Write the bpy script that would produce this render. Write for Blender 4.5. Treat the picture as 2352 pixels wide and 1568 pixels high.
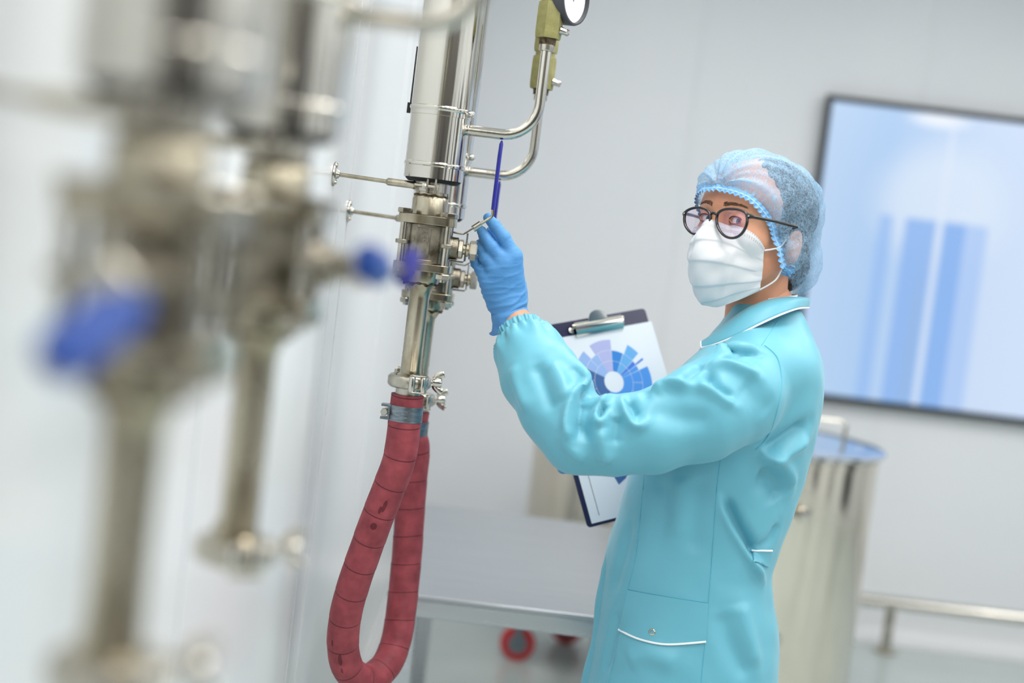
import bpy, math, random
import numpy as np
from mathutils import Vector, Matrix
from mathutils.bvhtree import BVHTree

scn = bpy.context.scene
COL = scn.collection
for o in list(bpy.data.objects):
    bpy.data.objects.remove(o)
random.seed(7); RNG = np.random.default_rng(7)

# ------------------------------------------------------------------ camera
FPX = 3267.0                        # 50 mm on a 36 mm frame, image 2352 x 1568
CAM = np.array([0.0, 0.0, 1.48])
PITCH, ROLL = math.radians(4.1), math.radians(7.0)
FWD = np.array([0, math.cos(PITCH), -math.sin(PITCH)])
UP0 = np.array([0, math.sin(PITCH), math.cos(PITCH)])
RT0 = np.array([1.0, 0, 0])
RGT = RT0 * math.cos(ROLL) + UP0 * math.sin(ROLL)
UPV = UP0 * math.cos(ROLL) - RT0 * math.sin(ROLL)
cd = bpy.data.cameras.new('camera'); cam = bpy.data.objects.new('camera', cd); COL.objects.link(cam)
cd.sensor_width = 36.0; cd.lens = FPX / 2352 * 36.0; cd.clip_start = 0.02
M = Matrix.Identity(4)
for i in range(3):
    M[i][0], M[i][1], M[i][2], M[i][3] = RGT[i], UPV[i], -FWD[i], CAM[i]
cam.matrix_world = M
cd.dof.use_dof = True; cd.dof.focus_distance = 2.52; cd.dof.aperture_fstop = 1.38
scn.camera = cam
scn.view_settings.view_transform = 'Standard'; scn.view_settings.look = 'None'
scn.view_settings.gamma = 1.0; scn.view_settings.use_curve_mapping = False
scn.view_settings.exposure = 0.56
w = bpy.data.worlds.new('world'); scn.world = w; w.use_nodes = True
w.node_tree.nodes['Background'].inputs[0].default_value = (0.8, 0.87, 0.95, 1)
w.node_tree.nodes['Background'].inputs[1].default_value = 0.1

ROOM = dict(x0=-0.345, x1=4.3, y0=-2.6, y1=5.9, z1=3.0)
def area(name, x, y, sx, sy, power, col=(1.0, 0.972, 0.94)):
    l = bpy.data.lights.new(name, 'AREA'); l.shape = 'RECTANGLE'; l.size = sx; l.size_y = sy
    l.energy = power; l.color = col
    o = bpy.data.objects.new(name, l); COL.objects.link(o); o.location = (x, y, ROOM['z1'] - 0.015)
    return o
for lx in (0.42, 1.95, 3.45):
    for ly in (-1.7, 0.35, 2.05, 3.75):
        area('ceiling_light_lamp', lx, ly, 0.6, 1.2, 21 if (lx < 1 and 1 < ly < 3) else 12)

def ray(u, v):
    d = FWD * FPX + RGT * (u - 1176) - UPV * (v - 784)
    return d / np.linalg.norm(d)
def at(u, v, Y):                    # pixel of the photograph -> world point at depth Y
    d = ray(u, v); return CAM + d * ((Y - CAM[1]) / d[1])
def proj(p):
    q = np.asarray(p, float) - CAM; z = q @ FWD
    return np.stack([1176 + FPX * (q @ RGT) / z, 784 - FPX * (q @ UPV) / z], -1)

# ------------------------------------------------------------------ materials
def lin(c):
    c = np.array(c[:3], float) / 255.0
    return tuple(np.where(c <= 0.04045, c / 12.92, ((c + 0.055) / 1.055) ** 2.4)) + (1.0,)
def base_mat(name):
    m = bpy.data.materials.new(name); m.use_nodes = True
    return m, m.node_tree.nodes, m.node_tree.links, m.node_tree.nodes['Principled BSDF']
def mat(name, col, rough=0.5, metal=0.0, var=None, vscale=8.0, vdetail=4.0, rvar=0.0, bump=0.0, bscale=60.0,
        stretch=(1, 1, 1), spec=None, sheen=0.0, coat=0.0, sss=0.0, vpos=(0.35, 0.7)):
    """Principled material; var = second colour mixed in by noise"""
    m, N, L, b = base_mat(name)
    b.inputs['Roughness'].default_value = rough; b.inputs['Metallic'].default_value = metal
    b.inputs['Base Color'].default_value = lin(col)
    if spec is not None: b.inputs['Specular IOR Level'].default_value = spec
    if sheen: b.inputs['Sheen Weight'].default_value = sheen; b.inputs['Sheen Roughness'].default_value = 0.4
    if coat: b.inputs['Coat Weight'].default_value = coat; b.inputs['Coat Roughness'].default_value = 0.08
    if sss:
        b.inputs['Subsurface Weight'].default_value = sss
        b.inputs['Subsurface Radius'].default_value = (0.012, 0.005, 0.003); b.inputs['Subsurface Scale'].default_value = 0.6
    if var is not None or rvar or bump:
        tc = N.new('ShaderNodeTexCoord'); mp = N.new('ShaderNodeMapping'); mp.inputs['Scale'].default_value = stretch
        L.new(tc.outputs['Object'], mp.inputs[0])
    if var is not None or rvar:
        nz = N.new('ShaderNodeTexNoise'); nz.inputs['Scale'].default_value = vscale; nz.inputs['Detail'].default_value = vdetail
        L.new(mp.outputs[0], nz.inputs[0])
        if var is not None:
            rp = N.new('ShaderNodeValToRGB'); rp.color_ramp.elements[0].color = lin(var); rp.color_ramp.elements[1].color = lin(col)
            rp.color_ramp.elements[0].position, rp.color_ramp.elements[1].position = vpos
            L.new(nz.outputs[0], rp.inputs[0]); L.new(rp.outputs[0], b.inputs['Base Color'])
        if rvar:
            mr = N.new('ShaderNodeMapRange'); mr.inputs[1].default_value = 0.3; mr.inputs[2].default_value = 0.7
            mr.inputs[3].default_value = max(rough - rvar, 0.02); mr.inputs[4].default_value = rough + rvar
            L.new(nz.outputs[0], mr.inputs[0]); L.new(mr.outputs[0], b.inputs['Roughness'])
    if bump:
        n2 = N.new('ShaderNodeTexNoise'); n2.inputs['Scale'].default_value = bscale; n2.inputs['Detail'].default_value = 3
        L.new(mp.outputs[0], n2.inputs[0])
        bp = N.new('ShaderNodeBump'); bp.inputs['Strength'].default_value = bump; bp.inputs['Distance'].default_value = 0.002
        L.new(n2.outputs[0], bp.inputs['Height']); L.new(bp.outputs[0], b.inputs['Normal'])
    return m

MT = {}
MT['wall'] = mat('painted_panel_wall', (226, 229, 232), 0.42, var=(221, 225, 229), vscale=1.2)
MT['wall_gloss'] = mat('glossy_panel_wall', (234, 237, 239), 0.2, var=(229, 233, 236), vscale=1.5, spec=0.4)
MT['ceil'] = mat('ceiling_paint', (232, 234, 236), 0.7)
MT['floor'] = mat('epoxy_floor', (184, 194, 192), 0.22, var=(174, 185, 183), vscale=2.5)
MT['trim'] = mat('aluminium_trim', (205, 210, 214), 0.3, 0.6)
MT['steel'] = mat('polished_steel', (206, 202, 193), 0.12, 1.0, rvar=0.04, vscale=14, stretch=(1, 1, .06), bump=.25, bscale=30)
MT['steel_sat'] = mat('satin_steel', (196, 191, 180), 0.24, 1.0, var=(160, 152, 134), vscale=26, rvar=0.06, vpos=(.25, .6))
MT['steel_tube'] = mat('stained_steel_tube', (188, 180, 160), 0.25, 1.0, var=(120, 108, 84), vscale=22, rvar=0.06, stretch=(1, 1, .45), vpos=(.3, .58))
MT['cast'] = mat('cast_steel', (160, 153, 138), 0.36, 1.0, var=(96, 88, 72), vscale=40, rvar=0.08, bump=0.25, bscale=500, vpos=(.3, .6))
MT['weld'] = mat('rusty_weld', (120, 104, 78), 0.6, 0.6, var=(58, 48, 36), vscale=160, bump=0.9, bscale=320)
MT['zinc'] = mat('galvanised_band', (150, 160, 168), 0.32, 0.9, var=(120, 130, 138), vscale=60, stretch=(1, 1, 4))
MT['rubber'] = mat('black_rubber', (22, 21, 22), 0.7, var=(12, 12, 12), vscale=60)
MT['blue_sleeve'] = mat('blue_vinyl', (34, 38, 140), 0.42, spec=0.4)
MT['blue_sleeve2'] = mat('bright_blue_vinyl', (22, 68, 150), 0.42, spec=0.4)
MT['olive'] = mat('olive_paint', (150, 146, 92), 0.55, var=(132, 128, 76), vscale=70, bump=0.3, bscale=400)
MT['white_paint'] = mat('white_plastic', (235, 236, 238), 0.4)
MT['black'] = mat('black_plastic', (20, 20, 22), 0.35)
MT['graphite'] = mat('graphite_plastic', (62, 64, 70), 0.4)

# ------------------------------------------------------------------ geometry helpers
class MB:
    def __init__(s): s.v = []; s.f = []; s.n = 0
    def add(s, V, F):
        V = np.asarray(V, float)
        s.v.append(V); s.f += [tuple(i + s.n for i in q) for q in F]; s.n += len(V); return s
    def data(s): return (np.concatenate(s.v) if s.v else np.zeros((0, 3))), s.f

def nrm(a): a = np.asarray(a, float); return a / (np.linalg.norm(a) + 1e-12)
def frame(d):
    d = nrm(d); h = np.array([0, 0, 1.0]) if abs(d[2]) < 0.9 else np.array([0, 1.0, 0])
    x = nrm(np.cross(h, d)); return x, np.cross(d, x), d
def tube(P, r, n=16, caps=True, closed=False, flat=None, fl_dir=None, twist=0.0):
    """sweep a circle (or flattened section: flat = ratio along fl_dir) along P"""
    P = np.asarray(P, float); m = len(P); R = np.broadcast_to(np.asarray(r, float), (m,))
    T = np.gradient(P, axis=0) if not closed else (np.roll(P, -1, 0) - np.roll(P, 1, 0))
    T /= np.linalg.norm(T, axis=1)[:, None] + 1e-12
    x, y, _ = frame(T[0]); V = []
    if fl_dir is not None:
        x = np.asarray(fl_dir, float)
    for i in range(m):
        if fl_dir is not None: x = np.asarray(fl_dir, float)
        x = nrm(x - T[i] * (x @ T[i])); y = np.cross(T[i], x)
        a = np.linspace(0, 2 * np.pi, n, endpoint=False) + twist
        fx = 1.0 if flat is None else flat
        V.append(P[i] + R[i] * (np.cos(a)[:, None] * x * fx + np.sin(a)[:, None] * y))
    V = np.concatenate(V); F = []
    rows = m if closed else m - 1
    for i in range(rows):
        j = (i + 1) % m
        for k in range(n):
            k2 = (k + 1) % n
            F.append((i * n + k, i * n + k2, j * n + k2, j * n + k))
    if caps and not closed:
        F.append(tuple(range(n))[::-1]); F.append(tuple((m - 1) * n + k for k in range(n)))
    return V, F
def lathe(prof, n=32, o=(0, 0, 0), d=(0, 0, 1), caps=True):
    x, y, z = frame(d); o = np.asarray(o, float)
    a = np.linspace(0, 2 * np.pi, n, endpoint=False); V = []
    for r, h in prof:
        V.append(o + z * h + r * (np.cos(a)[:, None] * x + np.sin(a)[:, None] * y))
    V = np.concatenate(V); F = []; m = len(prof)
    for i in range(m - 1):
        for k in range(n):
            k2 = (k + 1) % n; F.append((i * n + k, i * n + k2, (i + 1) * n + k2, (i + 1) * n + k))
    if caps:
        F.append(tuple(range(n))[::-1]); F.append(tuple((m - 1) * n + k for k in range(n)))
    return V, F
def prism(poly, o, ex, ey, ez, h):
    """extrude 2-D polygon (ccw) by h along ez"""
    o, ex, ey, ez = [np.asarray(q, float) for q in (o, ex, ey, ez)]
    B = np.array([o + ex * p[0] + ey * p[1] for p in poly]); n = len(B)
    V = np.concatenate([B, B + ez * h])
    F = [tuple(range(n))[::-1], tuple(range(n, 2 * n))] + [(k, (k + 1) % n, n + (k + 1) % n, n + k) for k in range(n)]
    return V, F
def box(c, s, R=None):
    c = np.asarray(c, float); s = np.asarray(s, float) / 2
    q = np.array([[i, j, k] for k in (-1, 1) for j in (-1, 1) for i in (-1, 1)], float) * s
    if R is not None: q = q @ np.asarray(R).T
    return q + c, [(0, 2, 3, 1), (4, 5, 7, 6), (0, 1, 5, 4), (2, 6, 7, 3), (0, 4, 6, 2), (1, 3, 7, 5)]
def hexa(c, d, r, h, n=6, rot=0.0, ch=0.12):
    """hex head / nut with chamfered ends; c = centre of its base"""
    x, y, z = frame(d); c = np.asarray(c, float); V = []
    a = np.arange(n) * 2 * np.pi / n + rot
    for rr, hh in ((r * (1 - ch), 0), (r, h * .14), (r, h * .86), (r * (1 - ch), h)):
        V.append(c + z * hh + rr * (np.cos(a)[:, None] * x + np.sin(a)[:, None] * y))
    V = np.concatenate(V); F = []
    for i in range(3):
        for k in range(n):
            k2 = (k + 1) % n; F.append((i * n + k, i * n + k2, (i + 1) * n + k2, (i + 1) * n + k))
    F.append(tuple(range(n))[::-1]); F.append(tuple(3 * n + k for k in range(n)))
    return V, F
def rrect(w, h, r, n=5):
    P = []
    for cx, cy, a0 in ((w / 2 - r, h / 2 - r, 0), (-w / 2 + r, h / 2 - r, 90), (-w / 2 + r, -h / 2 + r, 180), (w / 2 - r, -h / 2 + r, 270)):
        for k in range(n + 1):
            a = math.radians(a0 + 90 * k / n); P.append((cx + r * math.cos(a), cy + r * math.sin(a)))
    return P
def spline(P, n=8, closed=False):
    """Catmull-Rom through P"""
    P = np.asarray(P, float); m = len(P); out = []
    rng = m if closed else m - 1
    for i in range(rng):
        if closed: p0, p1, p2, p3 = P[(i - 1) % m], P[i], P[(i + 1) % m], P[(i + 2) % m]
        else: p0, p1, p2, p3 = P[max(i - 1, 0)], P[i], P[i + 1], P[min(i + 2, m - 1)]
        for k in range(n):
            t = k / n
            out.append(0.5 * ((2 * p1) + (-p0 + p2) * t + (2 * p0 - 5 * p1 + 4 * p2 - p3) * t * t + (-p0 + 3 * p1 - 3 * p2 + p3) * t ** 3))
    if not closed: out.append(P[-1])
    return np.array(out)
def bend(P, r, n=8):
    """polyline with rounded corners"""
    P = [np.asarray(p, float) for p in P]; out = [P[0]]
    for i in range(1, len(P) - 1):
        a, b, c = P[i - 1], P[i], P[i + 1]; u, v = nrm(a - b), nrm(c - b)
        ang = math.acos(max(-1, min(1, u @ v))); t = r / math.tan(ang / 2)
        t = min(t, .49 * np.linalg.norm(a - b), .49 * np.linalg.norm(c - b)); rr = t * math.tan(ang / 2)
        ctr = b + nrm(u + v) * rr / math.sin(ang / 2)
        s, e = b + u * t - ctr, b + v * t - ctr
        om = math.acos(max(-1, min(1, nrm(s) @ nrm(e))))
        for k in range(n + 1):
            q = k / n; out.append(ctr + (math.sin((1 - q) * om) * s + math.sin(q * om) * e) / max(math.sin(om), 1e-9))
    out.append(P[-1]); return np.array(out)

ORG = {}                            # world origin of every object (translations only)
def mk(name, data, material, parent=None, smooth=35, bev=0, org=None, label=None):
    """mesh object from world-space data; parented with its world position kept"""
    V, F = data.data() if isinstance(data, MB) else data
    V = np.asarray(V, float)
    me = bpy.data.meshes.new(name)
    o3 = np.array(org if org is not None else (V.min(0) + V.max(0)) / 2)
    me.from_pydata((V - o3).tolist(), [], [tuple(int(i) for i in f) for f in F]); me.update()
    if smooth:
        me.polygons.foreach_set('use_smooth', [True] * len(me.polygons))
        me.set_sharp_from_angle(angle=math.radians(smooth))
    if material is not None: me.materials.append(material if not isinstance(material, str) else MT[material])
    o = bpy.data.objects.new(name, me); COL.objects.link(o)
    if parent is not None: o.parent = parent
    o.location = o3 - (ORG[parent.name] if parent is not None else 0)
    ORG[o.name] = o3
    if bev:
        b = o.modifiers.new('bevel', 'BEVEL'); b.width = bev; b.segments = 2; b.limit_method = 'ANGLE'; b.angle_limit = math.radians(40)
    if label: o['label'] = label
    return o
def thing(name, loc, label, cat, group=None):
    o = bpy.data.objects.new(name, None); COL.objects.link(o); o.location = loc; o.empty_display_size = .05
    ORG[o.name] = np.array(loc, float); tag(o, label, cat, group); return o
def tag(o, label, cat, group=None):
    o['label'] = label; o['category'] = cat
    if group: o['group'] = group
    return o
def struct(name, data, material, parent=None, **k):
    o = mk(name, data, material, parent, **k)
    if parent is None: o['kind'] = 'structure'
    return o

# ------------------------------------------------------------------ room shell
R_ = ROOM
def slab(a, b): a, b = np.array(a, float), np.array(b, float); return box((a + b) / 2, b - a)
struct('floor', slab((R_['x0'] - .1, R_['y0'] - .1, -.1), (R_['x1'] + .1, R_['y1'] + .1, 0)), 'floor')
struct('ceiling', slab((R_['x0'] - .1, R_['y0'] - .1, R_['z1']), (R_['x1'] + .1, R_['y1'] + .1, R_['z1'] + .1)), 'ceil')
struct('wall_right', slab((R_['x1'], R_['y0'], 0), (R_['x1'] + .1, R_['y1'], R_['z1'])), 'wall')
MT['wall_dark'] = mat('grey_painted_wall', (84, 82, 78), .5)
struct('wall_front', slab((R_['x0'] - .1, R_['y0'] - .1, 0), (R_['x1'] + .1, R_['y0'], R_['z1'])), 'wall_dark')
# left wall: glossy clean-room panels with aluminium joint profiles between them
wl = struct('wall_left', slab((R_['x0'] - .1, R_['y0'], 0), (R_['x0'] - .012, R_['y1'], R_['z1'])), 'trim')
joints = [R_['y0'], -1.5, -.35, .8, 1.62, 2.62, 2.76, 3.62, 4.75, R_['y1']]
for a, b in zip(joints[:-1], joints[1:]):
    g = .006
    struct('wall_panel', slab((R_['x0'] - .012, a + g, .1), (R_['x0'], b - g, R_['z1'])), 'wall_gloss', wl, bev=.003)
wb = struct('wall_back', slab((R_['x0'] - .1, R_['y1'] + .01, 0), (R_['x1'] + .1, R_['y1'] + .1, R_['z1'])), 'trim')
xs = [R_['x0'], .62, 1.55, 2.75, R_['x1']]
for a, b in zip(xs[:-1], xs[1:]):
    struct('wall_panel', slab((a + .0006, R_['y1'], .1), (b - .0006, R_['y1'] + .012, R_['z1'])), 'wall', wb)
# coved skirting
def cove(p0, p1, inward):
    p0, p1, inward = [np.asarray(q, float) for q in (p0, p1, inward)]; prof = [(0, 0), (0, .1)]
    prof = [(0.0, 0.0), (.09, 0.0)] + [(.09 - .08 * math.sin(a) , .1 - .1 * math.cos(a)) for a in np.linspace(.1, math.pi / 2, 7)] + [(0, .1)]
    d = p1 - p0; L = np.linalg.norm(d); return prism(prof, p0, inward, (0, 0, 1), d / L, L)
struct('baseboard_back', cove((R_['x0'], R_['y1'], 0), (R_['x1'], R_['y1'], 0), (0, -1, 0)), 'white_paint', smooth=60)
struct('baseboard_left', cove((R_['x0'], R_['y0'], 0), (R_['x0'], R_['y1'], 0), (1, 0, 0)), 'white_paint', smooth=60)
# dark slab and inset added unseen behind the viewer, for contrast in steel reflections
d1 = struct('unseen_dark_slab_1', slab((1.4, R_['y0'], .02), (2.5, R_['y0'] + .04, 2.15)), 'graphite', bev=.004)
struct('unseen_dark_panel_1', slab((1.7, R_['y0'] + .04, 1.2), (2.2, R_['y0'] + .046, 1.9)), 'black')
MT['dark_panel_gloss'] = mat('unseen_panel_gloss', (26, 30, 36), .12)
for k_, (ya, yb) in enumerate(((-1.6, -1.0), (.3, .62), (1.25, 1.9), (2.75, 3.0), (3.9, 4.5))):  # dark strips added on the unseen right wall to streak the steel reflections
    struct('unseen_dark_panel_%d' % (k_ + 2), slab((R_['x1'] - .012, ya, .12), (R_['x1'] - .002, yb, 2.2)), 'dark_panel_gloss')
# ------------------------------------------------------------------ process lines (jacketed pipe + ball valve + drop tube + clamp)
def rotz(V, a, c=(0, 0, 0)):
    c = np.asarray(c, float); q = np.asarray(V, float) - c; s, k = math.sin(a), math.cos(a)
    return q @ np.array([[k, -s, 0], [s, k, 0], [0, 0, 1]]).T + c
def text_mesh(s, size, depth):
    cu = bpy.data.curves.new('txt', 'FONT'); cu.body = s; cu.size = size; cu.extrude = depth; cu.align_x = 'CENTER'; cu.align_y = 'CENTER'
    o = bpy.data.objects.new('txt', cu); COL.objects.link(o)
    dg = bpy.context.evaluated_depsgraph_get(); me = o.evaluated_get(dg).to_mesh()
    V = np.array([v.co[:] for v in me.vertices]); F = [tuple(p.vertices) for p in me.polygons]
    o.evaluated_get(dg).to_mesh_clear(); bpy.data.objects.remove(o); bpy.data.curves.remove(cu); return V, F

def process_line(label, X, Y, zf, top=2.75, tube_end=-.283, stem=0.0, lever='up', rod=True, sleeve='blue_sleeve', pipe=True, capped=False, jr=.052, pz=0.0, gs=1.0, gauge=True, group='jacketed process pipes on the left wall'):
    O = np.array([X, Y, zf]); T = thing('process_pipe', (X, Y, 0), label, 'pipe', group)
    W = lambda d: (np.asarray(d[0]) + O, d[1])
    S = lambda d: W((rotz(d[0], stem), d[1]))                    # things that turn with the valve stem
    tz = top - zf
    # jacket with two beads
    j = mk('jacket', W(lathe([(jr, .0635), (jr, .084), (jr + .0016, .0855), (jr + .0022, .088), (jr + .0016, .0905), (jr, .092), (jr, .172), (jr + .0015, .1725), (jr + .0015, .18),
                              (jr + .0028, .182), (jr + .0034, .1845), (jr + .0028, .187), (jr + .001, .1885), (jr + .001, tz)], 64)), 'steel', T, smooth=30)
    mk('band_screw', W(lathe([(.0055, 0), (.0055, .006), (.0035, .0085)], 12, (jr - .001, -.014, .182), (.96, -.28, 0))), 'steel', j)
    mk('lagging', W(lathe([(.030, .0575), (.0435, .0575), (.0485, .062), (.0485, .07)], 40)), 'rubber', T)
    tie = MB().add(*W(tube([(-jr - .0035, .012, .175), (-jr - .003, .012, .29)], .0016, 8))).add(*W(box((-jr - .005, .012, .183), (.007, .008, .018))))
    mk('cable_tie', tie, 'black', j)
    # neck with bracket clamp
    mk('neck', W(lathe([(.0275, .064), (.0275, .036), (.0290, .034), (.0315, .028), (.0318, .001)][::-1], 40)), 'steel_tube', T)
    mk('weld_bead', W(tube([(.0287 * math.cos(a), .0287 * math.sin(a), .0345 + .0008 * math.sin(9 * a)) for a in np.linspace(0, 2 * np.pi, 48, endpoint=False)], .0019, 8, closed=True)), 'weld', T)
    bc = MB().add(*W(lathe([(.0282, .041), (.0305, .041), (.0305, .061), (.0282, .061)], 40)))
    for lx in (-.0055, .0085):
        bc.add(*W(box((lx, -.037, .051), (.0032, .022, .026))))
    b = mk('bracket_clamp', bc, 'steel_sat', T, bev=.0006)
    mk('bolt', MB().add(*W(tube([(-.028, -.041, .05), (.014, -.041, .05)], .0034, 10))).add(*W(hexa((-.0145, -.041, .05), (1, 0, 0), .0068, .0075))).add(*W(hexa((.0102, -.041, .05), (1, 0, 0), .006, .004))), 'steel_sat', b)
    if rod:
        wx = R_['x0'] - X + .0006
        r_ = MB().add(*W(tube([(-.029, 0, .05), (-.032, 0, .05), (-.033, 0, .05), (-.0345, 0, .05), (-.075, .0, .0505), (-.078, 0, .0505), (-.082, 0, .0505), (wx + .004, 0, .0525)], [.0075, .0075, .0075, .0066, .0066, .0066, .0036, .0036], 12)))
        rr = mk('bracket_rod', r_, 'steel_tube', T)
        mk('bracket_plate', W(lathe([(.0005, .010), (.006, .0095), (.009, .004), (.0205, .003), (.0215, .0015), (.0215, 0)][::-1], 32, (wx, 0, .0525), (1, 0, 0))), 'steel', rr)
        for sy_, sz_ in ((-.004, .0675), (.004, .0385)):
            mk('screw', W(lathe([(.004, 0), (.004, .0025)], 10, (wx + .003, sy_, sz_), (1, 0, 0))), 'steel_sat', rr)
    # valve body, flanges, bolts
    oc = [(.0355 * math.cos(a) / math.cos(math.pi / 8) , .0355 * math.sin(a) / math.cos(math.pi / 8)) for a in np.arange(8) * math.pi / 4 + math.pi / 8]
    vb = MB().add(*S(prism(rrect(.066, .066, .014), (0, 0, -.082), (1, 0, 0), (0, 1, 0), (0, 0, 1), .066)))
    vb.add(*S(lathe([(.037, -.0225), (.037, -.0155)], 32))).add(*S(lathe([(.037, -.083), (.037, -.0765)], 32)))
    body = mk('valve_body', vb, 'cast', T, bev=.0012)
    pl = MB().add(*S(box((-.001, -.0335, -.048), (.021, .003, .052))))
    mk('nameplate', pl, 'cast', body, bev=.0005)
    V, F = text_mesh('228', .013, .0006)
    V = np.stack([V[:, 1] * -1 + .002, -.0352 - V[:, 2], V[:, 0] - .036], 1)
    mk('embossed_marking', S((V, F)), 'steel_sat', body)
    sq = rrect(.099, .099, .016)
    fl = [mk('flange', S(prism(sq, (0, 0, z0), (1, 0, 0), (0, 1, 0), (0, 0, 1), h)), 'steel_tube', body, bev=.001) for z0, h in ((-.0155, .0155), (-.0965, .0135))]
    for bx in (-.0385, .0385):
        for by in (-.0385, .0385):
            bo = MB().add(*S(tube([(bx, by, -.112), (bx, by, .002)], .0058, 14)))
            bo.add(*S(hexa((bx, by, 0), (0, 0, 1), .0132, .0085, rot=.3)))
            bo.add(*S(hexa((bx, by, -.1075), (0, 0, 1), .0128, .010, rot=.5)))
            mk('bolt', bo, 'steel_sat', body, smooth=30)
    for ex_ in (.0385, -.0385):
        mk('bolt_lug', S(prism(rrect(.022, .022, .009), (ex_, -.0385, -.0525), (1, 0, 0), (0, 1, 0), (0, 0, 1), .007)), 'cast', body, bev=.001)
    zs = -.051                                                     # stem axis
    sb = MB().add(*S(lathe([(.026, .03), (.0215, .044), (.0195, .046), (.0195, .057), (.017, .058)], 28, (0, 0, zs), (1, 0, 0))))
    mk('bonnet', sb, 'cast', body, bev=.0006)
    mk('packing_nut', S(hexa((.058, 0, zs), (1, 0, 0), .0178, .009, rot=.2)), 'steel_sat', body, smooth=30)
    mk('stem', MB().add(*S(lathe([(.0095, .03), (.0095, .088)], 16, (0, 0, zs), (1, 0, 0)))).add(*S(lathe([(.0125, .073), (.0125, .076)], 20, (0, 0, zs), (1, 0, 0)))), 'steel_tube', body)
    mk('stem_nut', S(hexa((.0775, 0, zs), (1, 0, 0), .0175, .014, rot=.35)), 'steel_sat', body, smooth=30)
    # lever: bracket plate round the stem, bent strap, blue sleeved grip
    if lever == 'up': Rl = np.eye(3)
    elif lever == 'back': a = math.radians(100); Rl = np.array([[1, 0, 0], [0, math.cos(a), math.sin(a)], [0, -math.sin(a), math.cos(a)]])
    elif lever == 'toward': a = math.radians(86); Rl = np.array([[1, 0, 0], [0, math.cos(a), -math.sin(a)], [0, math.sin(a), math.cos(a)]])
    elif lever != 'custom':
        a = math.radians(lever); Rl = np.array([[1, 0, 0], [0, math.cos(a), -math.sin(a)], [0, math.sin(a), math.cos(a)]])
    if lever == 'custom': Rl = np.eye(3)
    c0 = np.array([0, 0, zs]); G = lambda d: S(((np.asarray(d[0]) - c0) @ Rl.T + c0, d[1]))
    st = MB().add(*G(tube(bend([(.046, 0, zs + .0275), (.064, 0, zs + .0265), (.0815, 0, zs + .0405)], .004, 4), .0105, 14, flat=.16, fl_dir=(-.1, 0, 1))))
    st.add(*G(tube(bend([(.0715, 0, zs + .029), (.0715, 0, zs - .0225), (.046, 0, zs - .0225)], .004, 4), .0105, 14, flat=.17, fl_dir=(.7, 0, .7))))
    lv = mk('lever', st, 'steel_sat', body)
    if lever != 'custom': mk('ferrule', G(tube([(.0795, 0, zs + .0375), (.0925, 0, zs + .0485)], .0062, 14)), 'steel_sat', lv)
    if lever != 'custom': mk('lever_rod', G(tube(bend([(.090, 0, zs + .0465), (.1105, 0, zs + .063), (.1105, 0, zs + .086)], .008, 6), .0026, 10)), 'steel_tube', lv)
    gp = np.array([(.1103, 0, zs + .075), (.1103, 0, zs + .09), (.1105, 0, zs + .17), (.111, 0, zs + .19), (.1112, 0, zs + .194), (.1114, 0, zs + .1965)])
    if lever != 'custom': mk('grip', G(tube(gp, np.array([.0088, .0092, .0092, .0088, .0055, .0022]) * gs, 18, flat=.4 if gs == 1 else .75, fl_dir=(1, 0, 0))), sleeve, lv)
    # lower socket, reducer, drop tube
    te = tube_end
    mk('drop_tube', W(lathe([(.0315, -.096), (.0315, -.113), (.0295, -.119), (.0235, -.126), (.0190, -.135), (.0180, -.145), (.0180, te + .012), (.0186, te + .011), (.0186, te + .004), (.0235, te)][::-1], 40)), 'steel_tube', T, smooth=50)
    mk('weld_bead', W(tube([(.0297 * math.cos(a), .0297 * math.sin(a), -.1195 + .0016 * math.sin(7 * a) + .001 * math.sin(13 * a)) for a in np.linspace(0, 2 * np.pi, 56, endpoint=False)], [.0018 + .0009 * math.sin(k * 1.7) for k in range(56)], 8, closed=True)), 'weld', T)
    # hinged tri-clamp
    ring = W(lathe([(.0255, te - .021), (.034, te - .0215), (.0365, te - .019), (.0385, te - .0165), (.0385, te - .0035), (.0365, te - .001), (.034, te + .001), (.0255, te)], 48, caps=False))
    cl = mk('tri_clamp', ring, 'steel_sat', T, smooth=40)
    for hx, hy in ((.008, -.0425), (.0265, -.0345)):
        mk('hinge_post', W(lathe([(.0052, 0), (.0058, .0012), (.0058, .0258), (.0052, .027)], 16, (hx, hy, te - .024))), 'steel', cl)
    for zz in (te - .0255, te + .0035):
        lk = W(prism([(.003, -.044), (.006, -.0485), (.0105, -.0485), (.031, -.040), (.033, -.036), (.030, -.031), (.025, -.031), (.008, -.0385)][::-1][::-1], (0, 0, zz), (1, 0, 0), (0, 1, 0), (0, 0, 1), .002))
        mk('link_plate', lk, 'steel_sat', cl, bev=.0004)
    mk('swing_bolt', MB().add(*W(tube([(-.02, .038, te - .010), (.056, .032, te - .010)], .0038, 10))).add(*W(lathe([(.0052, -.02), (.0052, .006)], 14, (-.026, .037, te - .001)))).add(*W(tube([(-.026, .037, te + .007), (-.006, .037, te + .006)], .003, 8))), 'steel_sat', cl)
    wing = MB().add(*W(lathe([(.0085, 0), (.0085, .013), (.007, .016)], 20, (.040, .033, te - .010), (1, 0, 0))))
    for sg in (1, -1):
        wing.add(*W(tube(spline([(.043, .033, te - .010 + sg * .005), (.046, .033, te - .010 + sg * .010), (.0535, .033, te - .010 + sg * .0145), (.0585, .033, te - .010 + sg * .0165)], 4), [.0060] * 6 + [.0064] * 6 + [.0055], 10, flat=.42, fl_dir=(0, 1, 0))))
    mk('wing_nut', wing, 'steel', cl, smooth=50)
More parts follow.
